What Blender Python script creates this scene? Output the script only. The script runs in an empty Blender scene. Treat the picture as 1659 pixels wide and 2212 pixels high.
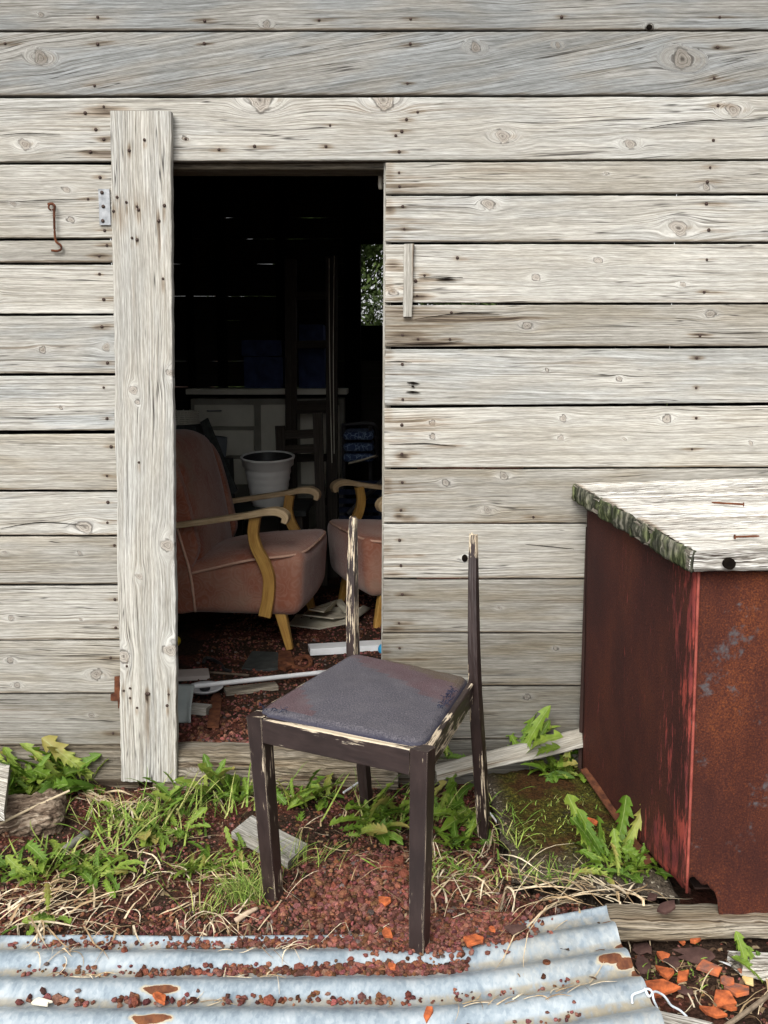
import bpy, math, random
import numpy as np
from mathutils import Matrix, Vector, Euler

random.seed(7)
rng = np.random.default_rng(11)
S = bpy.context.scene
COL = S.collection

# ------------------------------------------------------------------ camera
FPX, PITCH, EYE = 2000.0, math.radians(8.6), 1.207      # focal length in units of a 1659 px wide frame
cam_d = bpy.data.cameras.new("camera")
cam_d.sensor_fit = 'HORIZONTAL'
cam_d.sensor_width = 36.0
cam_d.lens = 36.0 * FPX / 1659.0
cam_d.clip_start = 0.05
cam_d.clip_end = 500
cam = bpy.data.objects.new("camera", cam_d)
COL.objects.link(cam)
cam.location = (0, 0, EYE)
cam.rotation_euler = (math.pi / 2 - PITCH, 0, 0)
S.camera = cam
S.render.resolution_x, S.render.resolution_y = 768, 1024

# ------------------------------------------------------------------ sky, sun, exposure
world = bpy.data.worlds.new("World")
S.world = world
world.use_nodes = True
wn = world.node_tree
wn.nodes.clear()
sky = wn.nodes.new('ShaderNodeTexSky')
sky.sky_type = 'NISHITA'
sky.sun_disc = False
sky.sun_elevation = math.radians(42)
sky.sun_rotation = math.radians(199)
sky.air_density = 1.0
sky.dust_density = 4.0
hs = wn.nodes.new('ShaderNodeHueSaturation')
hs.inputs['Saturation'].default_value = 0.10        # thick cloud cover: nearly white light
bg = wn.nodes.new('ShaderNodeBackground')
bg.inputs['Strength'].default_value = 0.15
wo = wn.nodes.new('ShaderNodeOutputWorld')
wn.links.new(sky.outputs[0], hs.inputs['Color'])
wn.links.new(hs.outputs[0], bg.inputs['Color'])
wn.links.new(bg.outputs[0], wo.inputs['Surface'])
sun_d = bpy.data.lights.new("sun", 'SUN')
sun_d.energy = 1.5
sun_d.angle = math.radians(38)
sun_d.color = (1.0, 0.96, 0.9)
sun = bpy.data.objects.new("sun", sun_d)
COL.objects.link(sun)
# light comes from behind the camera, upper left
sdir = Vector((0.30, 0.85, -0.80)).normalized()
sun.rotation_euler = sdir.to_track_quat('-Z', 'Y').to_euler()
S.view_settings.view_transform = 'Standard'
S.view_settings.look = 'None'
S.view_settings.gamma = 1.0
S.view_settings.exposure = 0.72
S.view_settings.use_curve_mapping = False
S.cycles.max_bounces = 6
S.cycles.diffuse_bounces = 3
S.cycles.glossy_bounces = 2
S.cycles.use_denoising = True
try:
    S.cycles.denoising_prefilter = 'NONE'
    S.cycles.denoising_input_passes = 'RGB_ALBEDO_NORMAL'
except Exception:
    pass

# ------------------------------------------------------------------ measuring helpers (photo ruler -> metres)
_F = np.array([0, math.cos(PITCH), -math.sin(PITCH)])
_U = np.array([0, math.sin(PITCH), math.cos(PITCH)])
_C = np.array([0, 0, EYE])
def ray(x, y): return _F + (x - 829.5) / FPX * np.array([1., 0, 0]) + (1106 - y) / FPX * _U
def W(x, y, Y):
    v = ray(x, y); return _C + v * Y / v[1]
def G(x, y, z=0.0):
    v = ray(x, y); return _C + v * (z - EYE) / v[2]
def V3(*a): return np.array(a, float)
def nrm(v): v = np.asarray(v, float); return v / np.linalg.norm(v)
def rnd(a, b): return random.uniform(a, b)

def smooth(e0, e1, x):
    t = np.clip((np.asarray(x, float) - e0) / (e1 - e0), 0, 1); return t * t * (3 - 2 * t)
def noise1(x, seed, freq):
    r = np.random.default_rng(int(seed) % 100000 + 3)
    tab = r.uniform(-1, 1, 512)
    u = np.asarray(x, float) * freq + 100.0
    i = np.floor(u).astype(int); f = u - i; f = f * f * (3 - 2 * f)
    return tab[i % 512] * (1 - f) + tab[(i + 1) % 512] * f
_T2 = np.random.default_rng(5).uniform(-1, 1, (128, 128))
def noise2(x, y, freq):
    u = np.asarray(x, float) * freq + 500.3; v = np.asarray(y, float) * freq + 700.7
    i = np.floor(u).astype(int); j = np.floor(v).astype(int)
    f = u - i; g = v - j; f = f * f * (3 - 2 * f); g = g * g * (3 - 2 * g)
    T = lambda a, b: _T2[a % 128, b % 128]
    return (T(i, j) * (1 - f) + T(i + 1, j) * f) * (1 - g) + (T(i, j + 1) * (1 - f) + T(i + 1, j + 1) * f) * g

# ------------------------------------------------------------------ object helpers
def props(o, label=None, cat=None, group=None, kind=None):
    if label: o["label"] = label
    if cat: o["category"] = cat
    if group: o["group"] = group
    if kind: o["kind"] = kind
    return o
def mesh(name, V, F, attrs=None, smooth=False):
    me = bpy.data.meshes.new(name)
    V = np.asarray(V, float)
    if isinstance(F, np.ndarray): F = F.tolist()
    me.from_pydata(V.tolist(), [], F)
    if attrs:
        for k, a in attrs.items():
            a = np.asarray(a, np.float32)
            if a.ndim == 1:
                at = me.attributes.new(k, 'FLOAT', 'POINT'); at.data.foreach_set('value', a)
            else:
                at = me.attributes.new(k, 'FLOAT_VECTOR', 'POINT'); at.data.foreach_set('vector', a.ravel())
    if smooth: me.polygons.foreach_set('use_smooth', np.ones(len(me.polygons), bool))
    me.update()
    return me
def obj(name, me, mat=None, parent=None, loc=None, rot=None, scale=None, **kw):
    if mat is not None and not me.materials: me.materials.append(mat)
    o = bpy.data.objects.new(name, me)
    COL.objects.link(o)
    if parent is not None: o.parent = parent
    if loc is not None: o.location = loc
    if rot is not None: o.rotation_euler = rot
    if scale is not None: o.scale = (scale,) * 3 if isinstance(scale, (int, float)) else scale
    return props(o, **kw)
def empty(name, loc=(0, 0, 0), rz=0.0, **kw):
    o = bpy.data.objects.new(name, None)
    o.empty_display_size = 0.05
    COL.objects.link(o); o.location = loc; o.rotation_euler = (0, 0, rz)
    return props(o, **kw)
def copy_tree(o, parent=None):
    c = o.copy(); COL.objects.link(c); c.parent = parent
    for ch in list(o.children): copy_tree(ch, c)
    return c
def join(parts):
    """merge [(V,F,attrs), ...] into one"""
    Vs, Fs, As, off = [], [], {}, 0
    keys = set().union(*[set(p[2].keys()) for p in parts if p[2]]) if any(p[2] for p in parts) else set()
    for V, F, A in parts:
        V = np.asarray(V, float); Vs.append(V)
        Fs += [[i + off for i in f] for f in (F.tolist() if isinstance(F, np.ndarray) else F)]
        for k in keys:
            As.setdefault(k, []).append(np.asarray(A[k], float))
        off += len(V)
    return np.vstack(Vs), Fs, {k: np.concatenate(v) for k, v in As.items()}

# ------------------------------------------------------------------ wood: lofted boards that carry their own grain field
def loft(O, Wv, Tv, nv=6, nd=2, bev=0.003, knots=(), stains=(), slope=0.0, tone=1.0, warm=0.5, wear=0.0, seed=0,
         ragged=0.0, jag0=0.0, jag1=0.0, rough=0.0, origin=None, wave=0.004):
    """O: corner line of the front face, Wv: across vectors, Tv: thickness vectors (one per station)."""
    O, Wv, Tv = (np.asarray(a, float) for a in (O, Wv, Tv))
    n = len(O)
    w = np.linalg.norm(Wv, axis=1); t = np.linalg.norm(Tv, axis=1)
    ew = Wv / w[:, None]; et = Tv / t[:, None]
    b = min(bev, w.min() * .3, t.min() * .3)
    ring = []   # (vfrac, voff, dfrac, doff, edge flag)
    for i in range(nv + 1):
        f = i / nv; ring.append((f, b * (1 - 2 * f), 0, 0, 1))
    ring.append((1, -.29 * b, 0, .29 * b, 0))
    for i in range(nd + 1):
        f = i / nd; ring.append((1, 0, f, b * (1 - 2 * f), 2))
    ring.append((1, -.29 * b, 1, -.29 * b, 0))
    nb = max(2, nv // 4) if nv > 10 else nv
    for i in range(nb + 1):
        f = 1 - i / nb; ring.append((f, b * (1 - 2 * f), 1, 0, 1))
    ring.append((0, .29 * b, 1, -.29 * b, 0))
    for i in range(nd + 1):
        f = 1 - i / nd; ring.append((0, 0, f, b * (1 - 2 * f), 2))
    ring.append((0, .29 * b, 0, .29 * b, 0))
    R = np.array(ring); m = len(R)
    v = R[None, :, 0] * w[:, None] + R[None, :, 1]
    d = R[None, :, 2] * t[:, None] + R[None, :, 3]
    cl = np.concatenate([[0], np.cumsum(np.linalg.norm(np.diff(O + Wv * .5, axis=0), axis=1))])
    s = np.repeat(cl[:, None], m, 1)
    L = cl[-1]
    if ragged:
        lo = noise1(cl, seed, 6) * ragged + noise1(cl, seed + 1, 45) * ragged * .5
        hi = noise1(cl, seed + 2, 6) * ragged + noise1(cl, seed + 3, 45) * ragged * .5
        fr = v / w[:, None]
        v = v + lo[:, None] * np.clip(1 - fr * 6, 0, 1) + hi[:, None] * np.clip(1 - (1 - fr) * 6, 0, 1)
    P = O[:, None, :] + ew[:, None, :] * v[..., None] + et[:, None, :] * d[..., None]
    ax = nrm((O + Wv * .5)[-1] - (O + Wv * .5)[0])
    if jag0 or jag1:
        per = np.cumsum(np.linalg.norm(np.diff(P[0], axis=0, append=P[0][:1]), axis=1))
        j = noise1(per, seed + 7, 60) + .6 * noise1(per, seed + 8, 170)
        P[0] += ax * (np.abs(j) * jag0)[:, None]; P[-1] -= ax * (np.abs(j[::-1]) * jag1)[:, None]
        s[0] += np.abs(j) * jag0; s[-1] -= np.abs(j[::-1]) * jag1
    # grain field
    per = np.where(R[None, :, 4] == 2, 0, 0) + v
    side = (R[None, :, 4] == 2)
    g = v + np.where(side, d, 0) + np.where((R[None, :, 2] == 1) & (R[None, :, 4] == 1), .37, 0)
    g = g + slope * s + wave * noise1(s, seed + 20, 1.7) + wave * .45 * noise1(s + v * 3, seed + 21, 6)
    kn = np.zeros_like(g); halo = np.zeros_like(g)
    if origin is None: origin = O[0]
    exv = ax; wvv = nrm(Wv[0] - ax * np.dot(Wv[0], ax))
    ps = (P - O[0]) @ exv; pv = (P - O[0]) @ wvv
    for (kp, r) in knots:
        kp = np.asarray(kp, float) - O[0]; k0 = kp @ exv; k1 = kp @ wvv
        ds = (ps - k0); dv = pv - k1
        rho = np.sqrt((ds / 1.9) ** 2 + dv ** 2) + 1e-6
        re = r * .98
        g = g - dv * np.where(rho > re, (re / rho) ** 2, 1 - .0 * rho) * .93
        an = np.arctan2(dv, ds)
        wob = 1 + .16 * np.sin(2 * an + seed) + .10 * np.sin(3 * an + 2 * seed) + .06 * np.sin(7 * an)
        wcc = 1 - smooth(.6 * re, 1.35 * re, rho * (1 + .12 * np.sin(2 * an + 1.7 * seed)))
        g = g * (1 - .75 * wcc) + .75 * wcc * (k1 + rho * .55 + .25 * dv)
        rk = np.sqrt((ds / 1.15) ** 2 + dv ** 2) * wob / .92
        kn = np.maximum(kn, np.clip(1 - rk / r, 0, 1)); halo = np.maximum(halo, np.clip(1 - rho / (r * 2.2), 0, 1))
    st = np.zeros_like(g)
    for q in stains:
        sp, la, lb, k = q
        sp = np.asarray(sp, float) - O[0]; a0 = sp @ exv; a1 = sp @ wvv
        st = np.maximum(st, k * np.exp(-((ps - a0) / la) ** 2 - ((pv - a1) / lb) ** 2))
    fr = R[None, :, 4]
    ed = np.where(fr == 1, np.minimum(v, w[:, None] - v), np.where(fr == 2, np.minimum(d, t[:, None] - d), 0))
    ed = np.minimum(np.maximum(ed, 0), np.minimum(s, L - s) + .003)
    if rough:
        nn = noise2(s * .6 + seed, g * 9, 40) + .5 * noise2(s + seed, g * 14, 55)
        P -= et[:, None, :] * (nn * rough * (1 - 2 * (R[None, :, 2] == 1)))[..., None]
    if len(knots): P -= et[:, None, :] * ((halo - .8 * kn) * .0012 * (R[None, :, 2] == 0))[..., None]
    Vv = P.reshape(-1, 3)
    i0 = np.arange(n - 1)[:, None] * m + np.arange(m)[None, :]
    i1 = np.arange(n - 1)[:, None] * m + (np.arange(m)[None, :] + 1) % m
    F = np.stack([i0, i1, i1 + m, i0 + m], -1).reshape(-1, 4)
    wc = np.stack([s + seed * 3.17, g + seed * 1.31, np.full_like(g, seed * .71)], -1).reshape(-1, 3)
    a1 = np.stack([kn, ed, st], -1).reshape(-1, 3)
    a2 = np.stack([np.full_like(g, tone), np.full_like(g, warm), np.zeros_like(g)], -1).reshape(-1, 3)
    a3 = np.stack([np.full_like(g, wear), halo, np.zeros_like(g)], -1).reshape(-1, 3)
    Vs, Fs = [Vv], F.tolist(); wcs, a1s, a2s, a3s = [wc], [a1], [a2], [a3]
    off = n * m
    for e in (0, n - 1):
        c = P[e]; cc = c.mean(0, keepdims=True)
        Vs.append(np.vstack([c, cc]))
        vv = np.append(v[e], v[e].mean()); dd = np.append(d[e], d[e].mean())
        wcs.append(np.stack([vv * 1.0 + seed, dd + seed, np.full(m + 1, seed * .71)], -1))
        a1s.append(np.stack([np.zeros(m + 1), np.append(np.zeros(m), min(w[e], t[e]) * .4), np.zeros(m + 1)], -1))
        a2s.append(np.stack([np.full(m + 1, tone), np.full(m + 1, warm), np.ones(m + 1)], -1))
        a3s.append(np.stack([np.full(m + 1, wear), np.zeros(m + 1), np.zeros(m + 1)], -1))
        for k in range(m):
            a_, b_ = off + k, off + (k + 1) % m
            Fs.append([b_, a_, off + m] if e == 0 else [a_, b_, off + m])
        off += m + 1
    return np.vstack(Vs), Fs, dict(wc=np.vstack(wcs), a1=np.vstack(a1s), a2=np.vstack(a2s), a3=np.vstack(a3s))

def stations(A, B, step): 
    n = max(2, int(np.linalg.norm(np.asarray(B) - np.asarray(A)) / step) + 1)
    return np.linspace(0, 1, n)[:, None]
def board(TL, TR, BR, BL, tvec, step=.006, vstep=.005, **kw):
    TL, TR, BR, BL = (np.asarray(p, float) for p in (TL, TR, BR, BL))
    f = stations(TL, TR, step)
    O = TL + (TR - TL) * f; Wv = (BL + (BR - BL) * f) - O
    nv = max(2, int(np.linalg.norm(Wv[0]) / vstep))
    return loft(O, Wv, np.repeat(np.asarray(tvec, float)[None], len(f), 0), nv=nv, **kw)
def bar(A, B, wdir, w0, t0, w1=None, t1=None, step=.02, nv=4, **kw):
    """straight tapered bar centred on the line A-B; wdir is the across direction of its front face"""
    A, B = np.asarray(A, float), np.asarray(B, float)
    ax = nrm(B - A); wd = nrm(np.asarray(wdir, float) - ax * np.dot(wdir, ax)); td = np.cross(ax, wd)
    f = stations(A, B, step); w1 = w0 if w1 is None else w1; t1 = t0 if t1 is None else t1
    w = w0 + (w1 - w0) * f; t = t0 + (t1 - t0) * f
    C = A + (B - A) * f
    return loft(C - wd * w / 2 - td * t / 2, wd * w, td * t, nv=nv, **kw)
def pathbar(pts, wdir, w, t, k=6, nv=3, **kw):
    """bar following a smooth path in the plane perpendicular to wdir; w along wdir, t in plane"""
    P = smooth_path(pts, k); n = len(P)
    tan = np.gradient(P, axis=0); tan /= np.linalg.norm(tan, axis=1)[:, None]
    wd = nrm(wdir); td = np.cross(tan, wd); td /= np.linalg.norm(td, axis=1)[:, None]
    wa = np.interp(np.linspace(0, 1, n), np.linspace(0, 1, len(np.atleast_1d(w))), np.atleast_1d(w))[:, None]
    ta = np.interp(np.linspace(0, 1, n), np.linspace(0, 1, len(np.atleast_1d(t))), np.atleast_1d(t))[:, None]
    return loft(P - wd * wa / 2 - td * ta / 2, wd * wa, td * ta, nv=nv, **kw)
def smooth_path(pts, k=6):
    P = np.asarray(pts, float); out = []
    for i in range(len(P) - 1):
        p0 = P[max(i - 1, 0)]; p1 = P[i]; p2 = P[i + 1]; p3 = P[min(i + 2, len(P) - 1)]
        for j in range(k):
            t = j / k
            out.append(.5 * ((2 * p1) + (-p0 + p2) * t + (2 * p0 - 5 * p1 + 4 * p2 - p3) * t * t + (-p0 + 3 * p1 - 3 * p2 + p3) * t ** 3))
    out.append(P[-1]); return np.array(out)
def tube(pts, r, seg=8, k=6, cap=True):
    P = smooth_path(pts, k) if k > 1 else np.asarray(pts, float)
    n = len(P); r = np.interp(np.linspace(0, 1, n), np.linspace(0, 1, len(np.atleast_1d(r))), np.atleast_1d(r))
    tan = np.gradient(P, axis=0); tan /= np.linalg.norm(tan, axis=1)[:, None] + 1e-9
    ref = V3(0, 0, 1) if abs(tan[0][2]) < .9 else V3(1, 0, 0)
    V = []
    for i in range(n):
        a = np.cross(tan[i], ref); a /= np.linalg.norm(a) + 1e-9; b = np.cross(tan[i], a)
        for q in range(seg):
            th = 2 * math.pi * q / seg; V.append(P[i] + r[i] * (math.cos(th) * a + math.sin(th) * b))
    F = [[i * seg + q, i * seg + (q + 1) % seg, (i + 1) * seg + (q + 1) % seg, (i + 1) * seg + q] for i in range(n - 1) for q in range(seg)]
    if cap:
        F.append(list(range(seg))[::-1]); F.append([(n - 1) * seg + q for q in range(seg)])
    return np.array(V), F, {}
def lathe(prof, seg=40):
    V, F = [], []
    for (r, z) in prof:
        for q in range(seg):
            th = 2 * math.pi * q / seg; V.append((r * math.cos(th), r * math.sin(th), z))
    n = len(prof)
    for i in range(n - 1):
        for q in range(seg):
            F.append([i * seg + q, i * seg + (q + 1) % seg, (i + 1) * seg + (q + 1) % seg, (i + 1) * seg + q])
    return np.array(V), F, {}
def rbox(sx, sy, sz, r=.02, n=10, fn=None):
    """rounded box centred at origin; fn deforms the point array"""
    V, F, off = [], [], 0
    g = np.linspace(-1, 1, n + 1)
    g = np.sign(g) * (1 - (1 - np.abs(g)) ** 1.35)
    A, B = np.meshgrid(g, g, indexing='ij'); o = np.ones_like(A)
    for f in ((A, B, o), (B, A, -o), (o, A, B), (-o, B, A), (B, o, A), (A, -o, B)):
        V.append(np.stack(f, -1).reshape(-1, 3))
        i = np.arange(n)[:, None] * (n + 1) + np.arange(n)[None]
        F.append(np.stack([i, i + n + 1, i + n + 2, i + 1], -1).reshape(-1, 4) + off); off += (n + 1) ** 2
    P = np.vstack(V); F = np.vstack(F)
    h = V3(sx, sy, sz) / 2
    Q = P * h; inner = np.clip(Q, -(h - r), h - r); dv = Q - inner
    l = np.linalg.norm(dv, axis=1)[:, None]
    Q = np.where(l > 1e-9, inner + dv / np.maximum(l, 1e-9) * np.minimum(l, r), Q)
    # weld
    key = np.round(Q, 6); _, idx, inv = np.unique(key, axis=0, return_index=True, return_inverse=True)
    inv = inv.ravel(); Q = Q[idx]; F = inv[F]
    if fn is not None: Q = fn(Q)
    return Q, F, {}
def prism(poly, thick, axis_n, bev=.0):
    """flat polygon (list of 3d points) given thickness along axis_n"""
    P = np.asarray(poly, float); n = len(P); N = np.asarray(axis_n, float) * thick
    V = np.vstack([P, P + N]); F = [list(range(n))[::-1], [n + i for i in range(n)]]
    F += [[i, (i + 1) % n, n + (i + 1) % n, n + i] for i in range(n)]
    return V, F, {}
def box(cx, cy, cz, sx, sy, sz):
    a = V3(cx, cy, cz); h = V3(sx, sy, sz) / 2
    V = [a + h * V3(i, j, k) for i in (-1, 1) for j in (-1, 1) for k in (-1, 1)]
    F = [[0, 1, 3, 2], [4, 6, 7, 5], [0, 4, 5, 1], [2, 3, 7, 6], [0, 2, 6, 4], [1, 5, 7, 3]]
    return np.array(V), F, {}
def shift(g, v): return g[0] + np.asarray(v, float), g[1], g[2]
def rot(g, e): 
    M = np.array(Euler(e).to_matrix()); return g[0] @ M.T, g[1], g[2]
def put(name, geo, mat, parent=None, smooth=False, **kw):
    return obj(name, mesh(name, geo[0], geo[1], geo[2], smooth), mat, parent, **kw)

# ------------------------------------------------------------------ materials
class M:
    def __init__(self, name, rough=.8, spec=.3, metal=0.0):
        self.m = bpy.data.materials.new(name); self.m.use_nodes = True
        self.t = self.m.node_tree; self.n = self.t.nodes; self.n.clear()
        self.o = self.n.new('ShaderNodeOutputMaterial'); self.b = self.n.new('ShaderNodeBsdfPrincipled')
        self.t.links.new(self.b.outputs[0], self.o.inputs[0])
        self.b.inputs['Roughness'].default_value = rough; self.b.inputs['Specular IOR Level'].default_value = spec
        self.b.inputs['Metallic'].default_value = metal
    def L(self, a, sock):
        if isinstance(a, (int, float)): sock.default_value = a
        elif isinstance(a, tuple):
            sock.default_value = a if len(a) == len(sock.default_value) else (*a, 1.0)[:len(sock.default_value)]
        else: self.t.links.new(a, sock)
    def attr(self, name):
        n = self.n.new('ShaderNodeAttribute'); n.attribute_name = name; return n.outputs['Vector']
    def fac(self, name):
        n = self.n.new('ShaderNodeAttribute'); n.attribute_name = name; return n.outputs['Fac']
    def obj(self): return self.n.new('ShaderNodeTexCoord').outputs['Object']
    def gen(self): return self.n.new('ShaderNodeTexCoord').outputs['Generated']
    def geo(self): return self.n.new('ShaderNodeNewGeometry').outputs['Position']
    def rand(self): return self.n.new('ShaderNodeObjectInfo').outputs['Random']
    def sep(self, v):
        n = self.n.new('ShaderNodeSeparateXYZ'); self.L(v, n.inputs[0]); return n.outputs
    def comb(self, x, y, z):
        n = self.n.new('ShaderNodeCombineXYZ'); [self.L(a, n.inputs[i]) for i, a in enumerate((x, y, z))]; return n.outputs[0]
    def vmul(self, v, s):
        n = self.n.new('ShaderNodeVectorMath'); n.operation = 'MULTIPLY'; self.L(v, n.inputs[0]); n.inputs[1].default_value = s; return n.outputs[0]
    def vadd(self, v, s):
        n = self.n.new('ShaderNodeVectorMath'); n.operation = 'ADD'; self.L(v, n.inputs[0]); self.L(s, n.inputs[1]); return n.outputs[0]
    def noise(self, v, scale=1.0, detail=3.0, rough=.55, dist=0.0, col=False):
        n = self.n.new('ShaderNodeTexNoise'); self.L(v, n.inputs['Vector']); n.inputs['Scale'].default_value = scale
        n.inputs['Detail'].default_value = detail; n.inputs['Roughness'].default_value = rough; n.inputs['Distortion'].default_value = dist
        return n.outputs['Color' if col else 'Fac']
    def voro(self, v, scale, out='Distance', feat='F1', rnd=1.0):
        n = self.n.new('ShaderNodeTexVoronoi'); n.feature = feat; self.L(v, n.inputs['Vector']); n.inputs['Scale'].default_value = scale
        n.inputs['Randomness'].default_value = rnd
        return n.outputs[out]
    def math(self, op, a, b=0.0, c=0.0, clamp=False):
        n = self.n.new('ShaderNodeMath'); n.operation = op; n.use_clamp = clamp
        self.L(a, n.inputs[0]); self.L(b, n.inputs[1]); self.L(c, n.inputs[2]); return n.outputs[0]
    def mr(self, v, a, b, c=0.0, d=1.0, smooth=True):
        n = self.n.new('ShaderNodeMapRange'); n.interpolation_type = 'SMOOTHSTEP' if smooth else 'LINEAR'
        self.L(v, n.inputs[0]); self.L(a, n.inputs[1]); self.L(b, n.inputs[2]); self.L(c, n.inputs[3]); self.L(d, n.inputs[4]); return n.outputs[0]
    def ramp(self, f, stops):
        n = self.n.new('ShaderNodeValToRGB'); e = n.color_ramp.elements
        while len(e) < len(stops): e.new(.5)
        for k, (p, c) in zip(e, stops): k.position = p; k.color = (*c, 1)
        self.L(f, n.inputs[0]); return n.outputs[0]
    def mix(self, f, a, b, mode='MIX'):
        n = self.n.new('ShaderNodeMix'); n.data_type = 'RGBA'; n.blend_type = mode
        self.L(f, n.inputs[0]); self.L(a, n.inputs[6]); self.L(b, n.inputs[7]); return n.outputs[2]
    def bump(self, h, strength=.5, dist=.002):
        n = self.n.new('ShaderNodeBump'); n.inputs['Strength'].default_value = strength; n.inputs['Distance'].default_value = dist
        self.L(h, n.inputs['Height']); self.L(n.outputs[0], self.b.inputs['Normal'])
    def done(self, col, rough=None):
        self.L(col, self.b.inputs['Base Color'])
        if rough is not None: self.L(rough, self.b.inputs['Roughness'])
        return self.m

def weathered(name, dark=(.065, .058, .048), mid=(.355, .345, .312), light=(.585, .575, .535), warmc=(.36, .27, .17), contrast=1.0, bump=.55):
    k = M(name, .9, .15)
    wc = k.attr('wc'); a1 = k.sep(k.attr('a1')); a2 = k.sep(k.attr('a2')); a3 = k.sep(k.attr('a3'))
    fine = k.noise(k.vmul(wc, (20, 420, 1)), 1, 2.5, .8)
    medi = k.noise(k.vmul(wc, (3.0, 110, 1)), 1, 2.5, .65, .2)
    broad = k.noise(k.vmul(wc, (2.2, 11, 1)), 1, 2.5, .6)
    ringn = k.noise(k.vmul(wc, (.55, 250, 1)), 1, 1.5, .6)
    v = k.math('ADD', k.math('MULTIPLY', fine, .54), k.math('MULTIPLY', ringn, .38))
    v = k.math('ADD', v, k.math('MULTIPLY', medi, .08))
    v = k.math('ADD', v, k.math('MULTIPLY', k.math('SUBTRACT', broad, .5), .26))
    v = k.math('ADD', k.math('MULTIPLY', k.math('SUBTRACT', v, .5), 1.15 * contrast), .535)
    col = k.ramp(v, [(.20, dark), (.36, tuple(.42 * a + .58 * b for a, b in zip(dark, mid))), (.50, mid), (.70, light)])
    # growth rings standing out as thin darker lines
    rl = k.noise(k.vmul(wc, (.5, 42, 1.9)), 1, 1.6, .5)
    rline = k.math('MULTIPLY', k.mr(k.math('ABSOLUTE', k.math('SUBTRACT', k.math('FRACT', k.math('MULTIPLY', rl, 7.0)), .5)), 0.0, .16, 1.0, 0.0), k.mr(broad, .28, .62, .15, .95))
    col = k.mix(k.math('MULTIPLY', rline, .62), col, k.mix(1.0, col, (.46, .42, .36), 'MULTIPLY'))
    # silver and brown casts
    cast = k.noise(k.vmul(wc, (3.0, 17, 1.7)), 1, 2.5, .6)
    wmask = k.math('MULTIPLY', k.mr(cast, .40, .64, .30, 1.0), a2[1])
    col = k.mix(k.math('MULTIPLY', wmask, .60), col, k.mix(1.0, col, (.70, .585, .41), 'MULTIPLY'))
    cmask = k.math('MULTIPLY', k.mr(cast, .38, .58, 1.0, 0.0), k.math('SUBTRACT', 1.0, k.math('MULTIPLY', a2[1], 3.0), clamp=True))
    col = k.mix(k.math('MULTIPLY', cmask, .8), col, k.mix(1.0, col, (.86, .93, 1.02), 'MULTIPLY'))
    # checks and cracks running with the grain
    cn = k.noise(k.vmul(wc, (1.6, 95, 2.3)), 1, 1.5, .5, .1)
    crack = k.mr(k.math('ABSOLUTE', k.math('SUBTRACT', cn, .5)), 0.0, .020, 1.0, 0.0)
    crack = k.math('MULTIPLY', crack, k.mr(broad, .40, .58))
    col = k.mix(k.math('MULTIPLY', crack, .88), col, (.03, .026, .023))
    # knots
    kn = k.math('ADD', a1[0], k.math('MULTIPLY', k.math('SUBTRACT', medi, .5), k.math('MULTIPLY', a3[1], .55)))
    rings = k.noise(k.comb(k.math('MULTIPLY', kn, 5.0), k.math('MULTIPLY', fine, 1.6), 0.0), 1.6, 1)
    kcol = k.ramp(rings, [(.32, (.13, .105, .085)), (.50, (.30, .27, .23)), (.68, (.50, .465, .41))])
    col = k.mix(k.math('MULTIPLY', k.mr(a3[1], .05, .85), k.mr(medi, .35, .6, .25, .6)), col, light)
    col = k.mix(k.mr(kn, .06, .26, 0, .85), col, kcol)
    ring = k.math('MULTIPLY', k.mr(kn, .0, .10), k.mr(kn, .12, .30, 1.0, 0.0))
    col = k.mix(k.math('MULTIPLY', ring, k.mr(medi, .38, .60, .08, .75)), col, (.05, .04, .033))
    core = k.mr(kn, .70, .92)
    col = k.mix(k.math('MULTIPLY', core, .6), col, (.05, .04, .033))
    # stain: rust bleed, mould
    stn = k.math('MULTIPLY', a1[2], k.mr(k.math('ADD', k.math('MULTIPLY', medi, .6), k.math('MULTIPLY', ringn, .4)), .38, .60, 1.5, .55))
    col = k.mix(k.mr(stn, .04, .5, 0, .62), col, k.mix(1.0, col, (.50, .36, .23), 'MULTIPLY'))
    col = k.mix(k.mr(stn, .35, 1.0, 0, .95), col, (.040, .026, .018))
    # end grain
    eg = fine
    egc = k.ramp(eg, [(.3, (.05, .045, .035)), (.7, (.30, .27, .22))])
    col = k.mix(a2[2], col, egc)
    tone = k.comb(a2[0], a2[0], a2[0])
    col = k.mix(1.0, col, tone, 'MULTIPLY')
    k.bump(k.math('SUBTRACT', fine, k.math('MULTIPLY', rline, .5)), bump, .0016)
    return k.done(col)
WOOD = weathered('weathered_wood')
WOODPALE = weathered('bleached_wood', dark=(.07, .058, .048), mid=(.42, .40, .36), light=(.74, .73, .69), contrast=2.6, bump=.9)
WOODBEAM = weathered('old_beam_wood', dark=(.07, .058, .042), mid=(.25, .22, .175), light=(.45, .41, .34), contrast=1.9, bump=.9)
WOODDARK = weathered('shaded_shed_wood', dark=(.012, .010, .009), mid=(.035, .030, .026), light=(.06, .052, .045), bump=.4)  # shed interior wood, the room's darkness put into its low colour

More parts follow.
